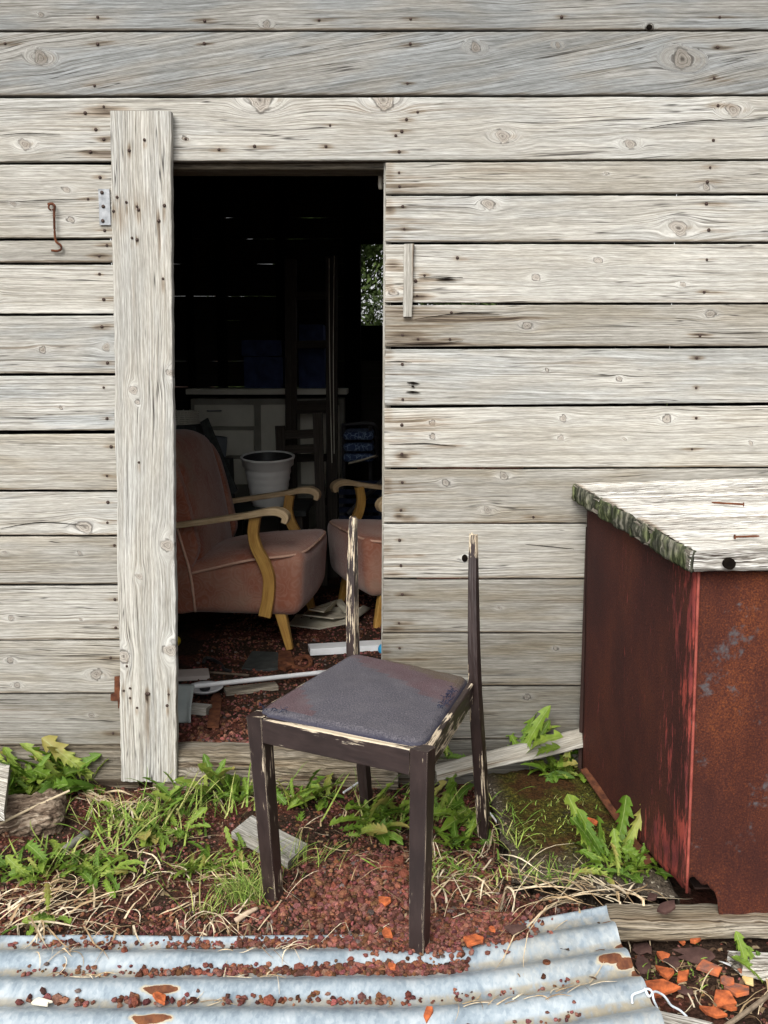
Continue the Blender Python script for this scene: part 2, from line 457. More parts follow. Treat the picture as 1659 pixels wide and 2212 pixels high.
def painted_wood():
    k = M('chipped_brown_paint', .5, .4)
    wc = k.attr('wc'); a1 = k.sep(k.attr('a1')); a2 = k.sep(k.attr('a2')); a3 = k.sep(k.attr('a3'))
    n1 = k.noise(k.vmul(wc, (13, 210, 1)), 1, 4, .7)
    n2 = k.noise(k.vmul(wc, (16, 40, 2)), 1, 3, .6)
    n3 = k.noise(k.vmul(wc, (4.5, 12, 3)), 1, 2)
    e = k.mr(a1[1], 0.0, .0085, 1.0, 0.0)
    m = k.math('ADD', k.math('MULTIPLY', n1, .70), k.math('MULTIPLY', n2, .38))
    m = k.math('ADD', m, k.math('MULTIPLY', k.math('SUBTRACT', n3, .42), .55))
    m = k.math('ADD', m, k.math('MULTIPLY', e, .075))
    m = k.math('ADD', m, k.math('MULTIPLY', a3[0], .30))
    chip = k.mr(m, .81, .835)
    wood = k.ramp(k.noise(k.vmul(wc, (4, 230, 1)), 1, 3), [(.3, (.20, .14, .08)), (.5, (.50, .40, .26)), (.72, (.72, .62, .46))])
    wood = k.mix(.25, wood, (.40, .37, .33))
    paint = k.ramp(n2, [(.35, (.017, .010, .009)), (.7, (.032, .020, .018))])
    col = k.mix(chip, paint, wood)
    k.bump(k.math('SUBTRACT', k.math('MULTIPLY', k.noise(k.vmul(wc, (6, 170, 1)), 1, 2), .5), k.math('MULTIPLY', chip, .8)), .5, .0015)
    return k.done(col, k.mr(chip, 0, 1, .42, .85))
PAINTED = painted_wood()

def simple(name, c1, c2, scale=8.0, rough=.8, spec=.3, metal=0.0, bump=0.0, bscale=60.0, world=False):
    k = M(name, rough, spec, metal)
    p = k.geo() if world else k.obj()
    col = k.ramp(k.noise(p, scale, 4, .6), [(.32, c1), (.68, c2)])
    if bump: k.bump(k.noise(p, bscale, 4, .6), bump, .003)
    return k.done(col)

def rust_bin():
    k = M('rusted_red_sheet_steel', .85, .2)
    p = k.obj(); side = k.fac('side')
    a = k.noise(k.vmul(p, (1, 1, .55)), 5, 4, .6); g = k.noise(p, 260, 3, .75); c = k.noise(p, 14, 5, .65)
    grain = k.math('ADD', k.math('MULTIPLY', a, .45), k.math('MULTIPLY', g, .55))
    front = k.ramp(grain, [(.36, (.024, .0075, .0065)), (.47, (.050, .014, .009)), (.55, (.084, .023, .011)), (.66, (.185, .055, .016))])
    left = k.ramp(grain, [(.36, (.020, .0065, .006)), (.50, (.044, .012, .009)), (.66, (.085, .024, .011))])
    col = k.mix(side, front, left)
    # lower / mid band of brighter orange rust where water runs
    # remnants of red paint, streaked downwards, densest by the front corner
    rs = k.noise(k.vmul(p, (75, 75, 13)), 1, 5, .7); rb = k.noise(k.vmul(p, (3.5, 3.5, 1.6)), 1, 2)
    near = k.fac('near')
    rm = k.math('ADD', k.math('MULTIPLY', rs, .62), k.math('ADD', k.math('MULTIPLY', rb, .38), k.math('MULTIPLY', near, .15)))
    red = k.math('MULTIPLY', k.mr(rm, .59, .66), side)
    col = k.mix(red, col, k.ramp(c, [(.35, (.11, .024, .026)), (.65, (.27, .050, .036))]))
    # blue-grey old coat on the front
    bm = k.math('ADD', k.math('MULTIPLY', k.noise(p, 7, 5, .75), .8), k.math('MULTIPLY', k.noise(p, 60, 3, .6), .25))
    blue = k.math('MULTIPLY', k.mr(bm, .58, .67), k.math('SUBTRACT', 1.0, side))
    col = k.mix(k.math('MULTIPLY', blue, .9), col, k.ramp(c, [(.35, (.035, .030, .034)), (.65, (.080, .075, .078))]))
    k.bump(k.math('ADD', k.math('MULTIPLY', g, .6), k.math('MULTIPLY', red, -.5)), .55, .003)
    return k.done(col)
RUSTBIN = rust_bin()

def zinc():
    k = M('galvanised_sheet', .5, .4, .0)
    p = k.obj(); a = k.sep(k.attr('rd'))
    v1 = k.voro(k.vmul(p, (1, .6, .3)), 170, 'Color'); vs = k.sep(v1)[0]
    n = k.noise(p, 9, 4, .65); n2 = k.noise(k.vmul(p, (1, .5, 1)), 60, 4, .65)
    f = k.math('ADD', k.math('MULTIPLY', vs, .09), k.math('ADD', k.math('MULTIPLY', n, .55), k.math('MULTIPLY', n2, .40)))
    col = k.ramp(f, [(.34, (.16, .205, .245)), (.50, (.285, .340, .382)), (.66, (.43, .475, .50))])
    dirt = k.math('MULTIPLY', a[1], k.mr(n2, .25, .6))
    col = k.mix(k.math('MULTIPLY', dirt, .85), col, k.ramp(n2, [(.3, (.20, .16, .10)), (.7, (.36, .31, .21))]))
    rm = k.math('ADD', a[0], k.math('MULTIPLY', k.math('SUBTRACT', n2, .5), .5))
    col = k.mix(k.mr(rm, .22, .5), col, (.42, .37, .27))
    col = k.mix(k.mr(rm, .50, .56), col, k.ramp(n2, [(.35, (.085, .028, .014)), (.7, (.20, .075, .028))]))
    k.L(k.mr(rm, .4, .5, .2, 0.0), k.b.inputs['Metallic'])
    k.bump(n2, .2, .002)
    return k.done(col, k.math('ADD', .46, k.math('MULTIPLY', k.math('MAXIMUM', dirt, k.mr(rm, .3, .5)), .5)))
ZINC = zinc()

def soil():
    k = M('red_soil', .95, .1)
    p = k.geo()
    a = k.noise(p, 6, 4, .6); b = k.noise(p, 95, 4, .7)
    red = k.ramp(b, [(.30, (.020, .009, .006)), (.52, (.085, .030, .020)), (.72, (.155, .058, .038))])
    brown = k.ramp(b, [(.30, (.008, .005, .003)), (.6, (.050, .030, .020)), (.75, (.10, .068, .045))])
    col = k.mix(k.mr(a, .40, .52), red, brown)
    k.bump(k.math('ADD', b, k.noise(p, 30, 3)), 1.0, .012)
    return k.done(col)
SOIL = soil()

def stonemat():
    k = M('red_lava_gravel', .95, .1)
    c = k.attr('sc'); p = k.geo()
    col = k.mix(1.0, c, k.ramp(k.noise(p, 260, 3, .7), [(.3, (.55, .5, .5)), (.7, (1.25, 1.2, 1.2))]), 'MULTIPLY')
    k.bump(k.noise(p, 420, 2, .6), .8, .003)
    return k.done(col)
GRAVEL = stonemat()

def leafmat():
    k = M('dandelion_leaf', .5, .4)
    a = k.sep(k.attr('lf'))            # x: 0 rib .. 1 edge, y: along
    r = k.rand()
    base = k.ramp(r, [(.0, (.075, .150, .012)), (.30, (.120, .210, .018)), (.65, (.185, .275, .028)), (1.0, (.31, .36, .07))])
    base = k.mix(k.mr(k.noise(k.obj(), 9, 3), .35, .7, 0, .4), base, (.05, .12, .012))
    old = k.math('MULTIPLY', k.mr(r, .86, .9), k.mr(k.math('ADD', a[1], k.math('MULTIPLY', k.noise(k.obj(), 7, 2), .6)), .7, 1.1))
    base = k.mix(k.math('MULTIPLY', old, .8), base, (.30, .24, .07))
    rib = k.mr(a[0], .0, .10, 1.0, 0.0)
    col = k.mix(k.math('MULTIPLY', rib, .7), base, (.32, .38, .14))
    k.bump(k.noise(k.obj(), 140, 2), .4, .002)
    k.b.inputs['Subsurface Weight'].default_value = 0.0
    # thin leaf lets some light through
    tr = k.n.new('ShaderNodeBsdfTranslucent'); k.t.links.new(col, tr.inputs['Color'])
    mx = k.n.new('ShaderNodeMixShader'); mx.inputs[0].default_value = .28
    k.t.links.new(k.b.outputs[0], mx.inputs[1]); k.t.links.new(tr.outputs[0], mx.inputs[2]); k.t.links.new(mx.outputs[0], k.o.inputs[0])
    return k.done(col)
LEAF = leafmat()

def strawmat():
    k = M('dry_grass', .8, .25)
    c = k.attr('sc')
    return k.done(k.mix(1.0, c, k.ramp(k.noise(k.geo(), 90, 2), [(.3, (.65, .6, .55)), (.7, (1.1, 1.1, 1.1))]), 'MULTIPLY'))
STRAW = strawmat()

def upholstery():
    k = M('dusty_rose_upholstery', .95, .25)
    p = k.obj()
    w = k.voro(k.vadd(p, k.vmul(k.noise(p, 14, 2, col=True), (.06, .06, .06))), 14)
    ringsn = k.math('SINE', k.math('MULTIPLY', w, 34.0))
    n = k.noise(p, 5, 4, .6)
    base = k.ramp(n, [(.34, (.23, .060, .028)), (.5, (.28, .112, .070)), (.66, (.32, .165, .115))])
    col = k.mix(k.mr(ringsn, .2, 1.0, 0, .25), base, (.38, .23, .18))
    col = k.mix(k.mr(k.noise(p, 3.3, 3), .55, .72, 0, .5), col, (.22, .17, .12))
    k.bump(k.math('ADD', k.math('MULTIPLY', ringsn, .5), k.noise(p, 300, 2)), .35, .002)
    k.b.inputs['Sheen Weight'].default_value = .25
    return k.done(col)
UPHOL = upholstery()
PIPING = simple('upholstery_piping', (.50, .30, .22), (.60, .38, .28), 40, .9)
def grained(name, c1, c2, rough):
    k = M(name, rough, .4); wc = k.attr('wc')
    n = k.noise(k.vmul(wc, (7, 150, 1)), 1, 3, .6); d = k.noise(k.vmul(wc, (9, 18, 1)), 1, 3, .6)
    col = k.ramp(k.math('ADD', k.math('MULTIPLY', n, .55), k.math('MULTIPLY', d, .45)), [(.36, c1), (.62, c2)])
    k.bump(n, .25, .002); return k.done(col)
HONEY = grained('honey_varnished_wood', (.28, .13, .025), (.52, .31, .08), .45)
HONEYWORN = grained('worn_armrest_wood', (.29, .19, .09), (.58, .44, .27), .6)

def cushion():
    k = M('woven_seat_fabric', .95, .2)
    uv = k.sep(k.attr('uv0'))
    u = k.math('SNAP', uv[0], .055); v = k.math('SNAP', uv[1], .055)
    wv = k.sep(k.noise(k.vmul(k.attr('uv0'), (1, 1, 1)), 3, 2, col=True))
    q = k.math('ADD', k.math('ADD', k.math('MULTIPLY', u, .45), v), k.math('MULTIPLY', k.math('SUBTRACT', wv[0], .5), .10))
    w1 = k.noise(k.vmul(k.attr('uv0'), (230, 90, 1)), 1, 2, .6); w2 = k.noise(k.vmul(k.attr('uv0'), (90, 230, 1)), 1, 2, .6)
    th = k.math('MULTIPLY', k.math('ADD', w1, w2), .5)
    slate = k.ramp(th, [(.36, (.030, .029, .038)), (.52, (.075, .070, .082)), (.66, (.155, .147, .160))])
    red = k.ramp(th, [(.36, (.040, .026, .032)), (.52, (.090, .058, .064)), (.66, (.165, .118, .122))])
    oli = k.ramp(th, [(.36, (.038, .027, .020)), (.52, (.085, .063, .046)), (.66, (.155, .123, .092))])
    q2 = k.math('ADD', k.math('MULTIPLY', u, .28), v)
    col = k.mix(k.mr(q, .86, .90), slate, red)
    col = k.mix(k.mr(q2, 1.0, 1.05), col, oli)
    # the small reddish patch by the front left corner
    c2 = k.math('MULTIPLY', k.mr(u, .32, .34, 1.0, 0.0), k.math('MULTIPLY', k.mr(v, .05, .055), k.mr(k.math('ADD', v, u), .36, .38, 1.0, 0.0)))
    col = k.mix(c2, col, red)
    # darker and bluish towards the rim, with faint paler blotches
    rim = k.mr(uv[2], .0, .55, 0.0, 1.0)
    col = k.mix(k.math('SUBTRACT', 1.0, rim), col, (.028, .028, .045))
    col = k.mix(k.mr(k.noise(k.attr('uv0'), 7, 3), .4, .7, 0, .18), col, (.15, .14, .145))
    k.bump(th, .6, .003)
    return k.done(col)
CUSHION = cushion()

def concrete():
    k = M('mossy_concrete', .95, .1)
    p = k.geo(); n = k.noise(p, 9, 4, .65); fine = k.noise(p, 120, 4, .7)
    pw_ = k.vadd(p, k.vmul(k.noise(p, 60, 2, col=True), (.02, .02, .02)))
    agg = k.voro(pw_, 100); aggc = k.sep(k.voro(pw_, 100, 'Color'))
    con = k.ramp(fine, [(.3, (.025, .019, .014)), (.7, (.13, .105, .08))])
    con = k.mix(k.math('MULTIPLY', k.mr(agg, .25, .40, 1.0, 0.0), k.mr(aggc[0], .62, .8)), con, (.36, .32, .25))
    moss = k.ramp(fine, [(.3, (.012, .012, .003)), (.52, (.055, .052, .010)), (.72, (.17, .155, .026))])
    moss = k.mix(k.mr(n, .40, .6), moss, k.ramp(fine, [(.3, (.012, .007, .004)), (.7, (.085, .040, .013))]))
    m = k.math('MULTIPLY', k.fac('moss'), k.mr(k.math('ADD', n, k.math('MULTIPLY', fine, .4)), .46, .60))
    col = k.mix(m, con, moss)
    k.bump(k.math('ADD', fine, k.math('MULTIPLY', m, 1.2)), .9, .008)
    return k.done(col)
CONCRETE = concrete()

RUST = simple('rusty_iron', (.045, .016, .010), (.150, .055, .025), 30, .9, .2, bump=.5, bscale=150)
RUSTFLAKE = simple('rust_flake', (.040, .020, .017), (.095, .052, .043), 25, .9, .2, bump=.6, bscale=120)
NAIL = simple('nail_iron', (.025, .016, .013), (.075, .048, .038), 200, .7, .4, metal=.4)
STEEL = simple('dull_steel', (.16, .17, .18), (.30, .31, .32), 60, .5, .5, metal=.5)
TERRA = simple('terracotta', (.15, .04, .018), (.54, .14, .045), 55, .85, .2, bump=.4, bscale=110)
TERRAMOSS = simple('painted_terracotta', (.10, .075, .07), (.58, .15, .045), 34, .85, .2, bump=.4, bscale=110)
BARK = simple('bark', (.05, .035, .025), (.20, .155, .115), 20, .95, .1, bump=1.0, bscale=60)
PAPER = simple('old_paper', (.34, .31, .24), (.56, .52, .42), 12, .9, .1)
WHITEPL = simple('white_plastic', (.56, .57, .58), (.68, .69, .70), 14, .4, .5)
POTPL = simple('grey_white_plastic', (.74, .74, .71), (.82, .82, .79), 10, .5, .4)
DARKPL = simple('black_plastic', (.012, .012, .013), (.03, .03, .032), 20, .5, .4)
GREYPL = simple('grey_plastic', (.30, .33, .32), (.40, .43, .41), 12, .45, .4)
YELLOW = simple('yellow_plastic', (.60, .42, .02), (.70, .50, .03), 20, .4, .5)
BLUE = simple('blue_plastic', (.02, .22, .42), (.03, .30, .55), 20, .4, .5)
NAVY = simple('navy_fabric', (.008, .012, .028), (.022, .030, .060), 40, .9, .2)
CARDBLUE = simple('blue_carton', (.02, .03, .08), (.04, .06, .15), 18, .8, .2)
CAB = simple('aged_cream_paint', (.58, .56, .47), (.72, .70, .60), 5, .6, .3)
SLATE = simple('black_slate', (.018, .022, .022), (.05, .055, .052), 30, .7, .3)
VOID = simple('hole_shade', (.004, .003, .003), (.010, .008, .006), 60, 1.0, 0.0)  # black for holes and cracks, the shade inside them put into colour
INSUL = simple('cream_porcelain', (.50, .47, .38), (.60, .57, .48), 20, .4, .5)
SPRUCE = simple('spruce_needles', (.018, .036, .010), (.105, .150, .040), 3.0, .7, .2, world=True)

# ------------------------------------------------------------------ ground: one sheet, fine near the wall, coarse to the horizon
def gh(x, y):
    x = np.asarray(x, float); y = np.asarray(y, float)
    z = .010 * noise2(x, y, 7) + .006 * noise2(x, y, 17) + .003 * noise2(x, y, 45)
    z = z + .018 * np.exp(-((x - .02) / .30) ** 2 - ((y - 1.97) / .16) ** 2)
    z = z - .035 * smooth(1.92, 1.82, y) * smooth(.50, .42, x)
    z = z + .088 * smooth(2.60, 2.66, y) - .08 * smooth(5.55, 5.75, y)
    z = np.where((np.abs(x) > 6) | (y > 8) | (y < -2), -.02, z)
    return z
xs = np.concatenate([[-250, -80, -30, -12, -6, -3, -2, -1.6], np.arange(-1.3, 1.3, .014), [1.6, 2, 3, 6, 12, 30, 80, 250]])
ys = np.concatenate([[-250, -60, -15, -4, -1, .3, .9, 1.15], np.arange(1.3, 2.72, .014), np.arange(2.74, 5.9, .06), [6.5, 8, 12, 20, 40, 90, 250]])
XX, YY = np.meshgrid(xs, ys, indexing='ij')
GV = np.stack([XX, YY, gh(XX, YY)], -1).reshape(-1, 3)
ny = len(ys); ii = np.arange(len(xs) - 1)[:, None] * ny + np.arange(ny - 1)[None]
GF = np.stack([ii, ii + ny, ii + ny + 1, ii + 1], -1).reshape(-1, 4)
ground = obj('ground', mesh('ground', GV, GF, smooth=True), SOIL, kind='structure')
def onG(px, py, lift=0.0):
    p = G(px, py, 0.0)
    for _ in range(4): p = G(px, py, float(gh(p[0], p[1])) + lift)
    return p

# ------------------------------------------------------------------ the shed
YW = 2.6          # front face of the boarding
TH = .022
shed = empty('shed', (0, YW, 0), label='weathered grey shed of horizontal boards with an open doorway', cat='shed')
def child(name, geo, mat, parent, smooth=False, **kw):
    """mesh given in world coordinates, parented to a root that sits at a plain translation"""
    off = np.zeros(3); p = parent
    while p is not None: off += np.array(p.location); p = p.parent
    return put(name, (geo[0] - off, geo[1], geo[2]), mat, parent, smooth, **kw)

def studs(list_):
    return join([box(*b) for b in list_])
front = child('front_wall', studs([(-.70, YW + .075, 1.05, .10, .10, 2.3), (.05, YW + .075, 1.0, .09, .10, 2.2), (.92, YW + .08, 1.05, .09, .1, 2.3), (-.97, YW + .08, 1.05, .09, .1, 2.3)]), WOODDARK, shed)

# nail head shared by all
def nail_mesh(r=.0042):
    V, F, _ = lathe([(r * 1.0, .0012), (r * 1.04, -.0006), (r * .8, -.0022), (r * .25, -.0028)], 9)
    F.append([27 + q for q in range(9)])
    V = V[:, [0, 2, 1]]
    return mesh('nail', V, F, smooth=True)
NM = nail_mesh(); NM.materials.append(NAIL)
def nail(px, py, parent, Y=YW):
    p = W(px, py, Y - .0006)
    off = np.zeros(3); q = parent
    while q is not None: off += np.array(q.location); q = q.parent
    obj('nail', NM, None, parent, loc=tuple(p - off), rot=(rnd(-.15, .15), rnd(-.5, .5), rnd(-.15, .15)), scale=rnd(.8, 1.15))
    return p

NOD = .5
# x0, x1, yTL, yTR, yBR, yBL, tone, warm, slope, knots, nails
ROWS = [  # top two rows: cool grey boards, soft eave shade put into their tone
 (-300, 2000, -70, -70, 63.5, 66.5, .62, .0, .02, [(89, 32, 6), (576, 53, 9), (1403, 60, 8), (400, -40, 14), (1100, -20, 12)],
  [(211, 37), (442, 45), (689, 43), (887, 41), (1213, 37), (1555, 37)]),
 (-300, 2000, 70, 67.5, 204, 206, .60, .0, .15, [(88, 125, 17), (1027, 103, 12), (1205, 98, 6), (1474, 128, 23)],
  [(11, 94), (211, 95), (204, 185), (441, 94), (886, 95), (880, 180), (1550, 102), (1543, 169)]),
 (-300, 2000, 213, 207.5, 341.5, 350, .98, .25, .02, [(54, 312, 13), (561, 216, 28), (828, 216, 25), (1086, 295, 17), (1361, 311, 12), (1584, 238, 17), (400, 300, 5)],
  [(224, 230), (184, 244), (207, 280), (224, 301), (195, 328), (401, 300), (550, 316), (473, 323), (713, 271), (704, 316), (902, 242), (878, 258), (868, 284), (855, 293), (862, 328), (1551, 228), (1541, 303)]),
 # left of the doorway
 (-300, 335, 356, 355, 513.5, 514, .93, .45, .01, [(144, 410, 8), (153, 475, 7), (30, 440, 6)], [(216, 383), (190, 430), (226, 498)]),
 (-300, 335, 520, 519.5, 566.5, 567.5, .93, .35, .0, [], [(231, 530), (214, 553)]),
 (-300, 335, 573, 572, 676.5, 677, .98, .30, -.01, [(-20, 640, 9)], [(215, 592), (224, 647)]),
 (-300, 335, 684, 682, 806, 807, .88, .1, .0, [(92, 756, 8), (230, 750, 11)], [(220, 706), (232, 784)]),
 (-300, 335, 813, 811, 929, 932, .84, .05, .02, [(130, 880, 4)], [(224, 837), (231, 904)]),
 (-300, 335, 940, 937.5, 1058, 1059, 1.0, .75, -.01, [], [(240, 965), (231, 1028)]),
 (-300, 335, 1064, 1063, 1155.5, 1157, 1.02, .2, .02, [(183, 1139, 17)], [(233, 1085), (232, 1129)]),
 (-300, 335, 1161, 1159.5, 1261, 1263.5, .82, .7, .0, [(172, 1195, 5), (12, 1195, 5)], [(247, 1178)]),
 (-300, 335, 1267.5, 1265.5, 1381.5, 1383.5, .90, .45, .0, [(24, 1335, 7), (175, 1337, 4)], [(248, 1295), (250, 1356)]),
 (-300, 335, 1387, 1385, 1496.5, 1498.5, .76, .7, -.01, [(22, 1426, 8), (208, 1457, 14), (37, 1480, 7)], [(239, 1421)]),
 (-300, 335, 1502, 1500, 1609, 1612, .62, .8, .01, [(198, 1545, 6)], [(244, 1584)]),
 # right of the doorway (the board ends step with the leaning jamb)
 (833, 2000, 351, 346, 416, 418, .88, .55, .0, [(1525, 405, 8), (1311, 375, 4)], [(862, 373), (863, 403), (1534, 362), (1528, 393)]),
 (832.5, 2000, 423.5, 422, 522, 522, .95, .2, .01, [(1055, 441, 14), (1466, 493, 21)], [(870, 446), (873, 495), (1526, 440), (1531, 497)]),
 (832, 2000, 528, 527, 653.5, 653.5, .97, .3, .0, [(1158, 599, 9), (1292, 562, 8), (1475, 615, 7), (850, 631, 9)], [(988, 557), (1527, 561), (1521, 631), (901, 639), (898, 607), (917, 595)]),
 (831.5, 2000, 659, 658, 746, 748.5, .80, .75, .01, [(1138, 703, 10), (1534, 678, 10)], [(869, 724), (975, 675), (903, 732), (972, 733), (1512, 725)]),
 (831, 2000, 755, 751, 866.5, 876, .88, .15, -.01, [(1338, 818, 6), (1180, 800, 4)], [(869, 787), (870, 863), (1505, 773), (1504, 838)]),
 (830, 2000, 882, 874, 1007.5, 1010.5, .96, .4, .0, [(934, 914, 6), (935, 943, 6), (1217, 904, 8), (1211, 947, 7), (1351, 947, 4), (1622, 958, 5), (1440, 905, 10)], [(868, 918), (868, 981), (1504, 903), (1495, 970)]),
 (829, 2000, 1015, 1011, 1129, 1129.5, .82, .9, .02, [(1088, 1028, 10), (963, 1043, 8), (1053, 1102, 10)], [(869, 1042), (866, 1102), (1152, 1117)]),
 (828, 2000, 1133, 1132, 1248.5, 1249, .95, .4, .03, [(1008, 1207, 9)], [(863, 1167), (866, 1222)]),
 (827, 2000, 1252.5, 1251.5, 1365.5, 1366.5, .66, 1.0, .0, [(1078, 1313, 6)], [(869, 1284), (862, 1346)]),
 (825.5, 2000, 1369.5, 1368.5, 1479.5, 1481, .50, 1.1, .01, [(1200, 1400, 5)], [(863, 1400)]),
 (824.5, 2000, 1484, 1482.5, 1595, 1596, .42, .9, .0, [(1138, 1505, 7)], [(863, 1520)]),
 (823.5, 2000, 1599, 1598, 1718, 1718, .36, .95, .0, [], []),
]
pv = np.array([0, 1., 0]) * TH
for i, (x0, x1, ytl, ytr, ybr, ybl, tone, warm, slope, kn, nl) in enumerate(ROWS):
    dY = rnd(-.0025, .0025); tone *= rnd(.90, 1.06)
    Y = YW + dY
    st = []
    for q in nl:
        p = nail(*q, front, Y)
        st += [(p, rnd(.012, .038), rnd(.004, .008), rnd(.4, .8))]
        if random.random() < .5: st.append((p + V3(rnd(.0, .03), 0, rnd(-.004, .004)), rnd(.03, .06), .006, .55))
    # grime where the boards end at the doorway, and where the ground splashes them
    if i >= 14: st += [(W(x0 + 30, ytl + (ybl - ytl) * rnd(.2, .8), Y), rnd(.06, .14), rnd(.006, .014), rnd(.3, .6)), (W(x0 + 60, ytl + (ybl - ytl) * rnd(.2, .8), Y), rnd(.05, .1), rnd(.003, .006), rnd(.4, .7)), (W(x0 + 8, ytl + (ybl - ytl) * rnd(.1, .9), Y), .018, .03, rnd(.25, .6)), (W(x0 + 25, ybl - 8, Y), .03, .008, rnd(.3, .7))]
    if i == 17: st += [(W(960, 686, Y), .15, .012, .9), (W(880, 676, Y), .08, .018, .8), (W(1030, 688, Y), .16, .005, 1.2), (W(920, 742, Y), .10, .005, 1.1), (W(900, 705, Y), .10, .004, 1.2), (W(930, 672, Y), .12, .003, 1.2), (W(880, 722, Y), .06, .012, .6)]
    if i == 16: st += [(W(905, 640, Y), .04, .012, .7), (W(848, 570, Y), .03, .015, .7), (W(940, 605, Y), .06, .004, .8)]
    if i == 20: st += [(W(880, 1121, Y), .03, .009, 1.0), (W(862, 1117, Y), .015, .012, .9)]
    if i == 19: st += [(W(870, 985, Y), .02, .012, .9), (W(900, 918, Y), .10, .03, .45), (W(960, 963, Y), .06, .005, .6)]
    if i == 21: st += [(W(850, 1240, Y), .04, .01, .7), (W(905, 1200, Y), .02, .004, .6)]
    if i == 2: st += [(W(228, 335, Y), .07, .02, .55), (W(230, 240, Y), .06, .012, .8)]
    for _ in range(3 if i < 3 else 1):        # random weather streaks along each board
        st.append((W(rnd(max(x0, 0), min(x1, 1659)), ytl + (ybl - ytl) * rnd(.1, .95), Y), rnd(.10, .35), rnd(.006, .02), rnd(.12, .3)))
    st.append((W((x0 + x1) / 2, ybl - 3, Y), 2.0, .004, rnd(.25, .5)))
    for q in kn:
        if q[2] > 12: st.append((W(q[0] + q[2] * 1.2, q[1], Y), .03, .008, .25))
    K = [(W(a, b, Y), c * .00118) for a, b, c in kn]
    g = board(W(x0, ytl, Y), W(x1, ytr, Y), W(x1, ybr, Y), W(x0 - .3, ybl, Y), pv, step=.0065, vstep=.0055, knots=K, stains=st,
              slope=slope, tone=tone, warm=warm, seed=i + 1, bev=.0028, ragged=.0007, rough=.0005, wave=.006,
              jag0=.002 if i >= 14 else 0)
    child('plank', g, WOOD, front)

# plank hole (missing knot) is a flat black disc, the shade inside put into its colour
hole = W(1004, 1206, YW - .0046)
child('knot_hole', prism([hole + V3(.0085 * math.cos(a), 0, .011 * math.sin(a)) for a in np.linspace(0, 2 * math.pi, 15)[:-1]], .004, (0, 1, 0)), VOID, front)
hole = W(1403, 58, YW - .0046)
child('knot_hole', prism([hole + V3(.008 * math.cos(a), 0, .006 * math.sin(a)) for a in np.linspace(0, 2 * math.pi, 15)[:-1]], .004, (0, 1, 0)), VOID, front)

for (a, b, c, d, e, f) in ((0, 437, 110, 432, 185, 430), (0, 292, 60, 288, 130, 291), (895, 690, 1000, 676, 1085, 680), (835, 741, 930, 744, 1000, 736), (1000, 600, 950, 598, 905, 600), (1240, 1186, 1180, 1180, 1135, 1176), (1659, 258, 1500, 262, 1380, 280), (0, 1142, 90, 1128, 190, 1136), (840, 960, 920, 958, 985, 964), (835, 782, 860, 780, 890, 783)):
    pts = [W(a, b, YW - .0030), W(c, d, YW - .0030), W(e, f, YW - .0030)]
    child('split', tube(pts, (.0006, .0013, .0004), 5, 6), VOID, front)
# sill under the doorway and the foot beam left of it
gsill = board(W(330, 1626, YW - .012), W(860, 1624, YW - .012), W(860, 1716, YW - .03), W(330, 1716, YW - .03), (0, .085, 0), step=.008, vstep=.006,
              tone=.66, warm=1.0, seed=41, bev=.012, ragged=.004, rough=.003, wave=.012, knots=[(W(420, 1660, 2.59), .012)],
              stains=[(W(470, 1650, 2.59), .2, .008, .8), (W(650, 1680, 2.59), .2, .01, .7), (W(560, 1700, 2.59), .3, .012, .8)])
child('sill', gsill, WOODBEAM, shed)
gb = board(W(-300, 1615, YW - .004), W(300, 1612, YW - .004), W(300, 1722, YW - .012), W(-300, 1722, YW - .012), (0, .06, 0), step=.01, vstep=.007, tone=.50, warm=.8, seed=43, bev=.008,
           ragged=.003, rough=.002, stains=[(W(200, 1690, YW), .3, .02, .6)])
child('foot_beam', gb, WOODBEAM, shed)
# header inside the doorway
gl = board(W(330, 338, YW + .03), W(880, 338, YW + .03), W(880, 366, YW + .03), W(330, 366, YW + .03), (0, .09, 0), step=.04, vstep=.01, tone=.45, warm=.9, seed=44)
child('lintel', gl, WOODBEAM, shed)
# jamb strip on the right of the doorway
gj = board(W(822, 1720, YW + .024), W(829, 352, YW + .024), W(846, 352, YW + .024), W(842, 1720, YW + .024), (0, .05, 0), step=.03, vstep=.01, tone=.8, warm=.5, seed=45)
child('door_jamb', gj, WOOD, shed)

# the wide upright board nailed over the left side of the doorway
YP = YW - .034
pk = [(288, 843, 10), (297, 868, 5), (301, 1245, 8), (266, 1418, 16), (368, 1405, 17), (362, 1178, 16), (369, 806, 9)]
pn = [(312, 302), (253, 426), (273, 437), (296, 446), (299, 453), (245, 456), (355, 444), (343, 477), (285, 514), (296, 518), (352, 602), (300, 999),
      (267, 1492), (281, 1487), (281, 1508), (316, 1499), (321, 1499), (364, 1500), (361, 1524), (296, 1529), (274, 1439), (279, 325)]
pst = []
for q in pn:
    p = W(*q, YP); pst += [(p - V3(0, 0, rnd(.0, .02)), rnd(.012, .035), .004, rnd(.4, .95))]
pst += [(W(300, 440, YP), .05, .06, .22), (W(262, 470, YP), .05, .02, .35), (W(318, 1560, YP), .10, .010, .35), (W(288, 620, YP), .10, .006, .3), (W(345, 500, YP), .06, .004, .7)]
gp = board(W(236, 239, YP), W(262, 1689, YP), W(383, 1691, YP), W(368, 240, YP), (0, .030, 0), step=.0065, vstep=.005, knots=[(W(a, b, YP), c * .00129) for a, b, c in pk],
           stains=pst, tone=.97, warm=.25, seed=52, bev=.004, ragged=.0022, rough=.0007, wave=.007, jag1=.004)
# flip: the loft runs downwards, so its across vector points to the right already
post = child('door_post', gp, WOOD, shed)
for q in pn: nail(*q, post, YP)

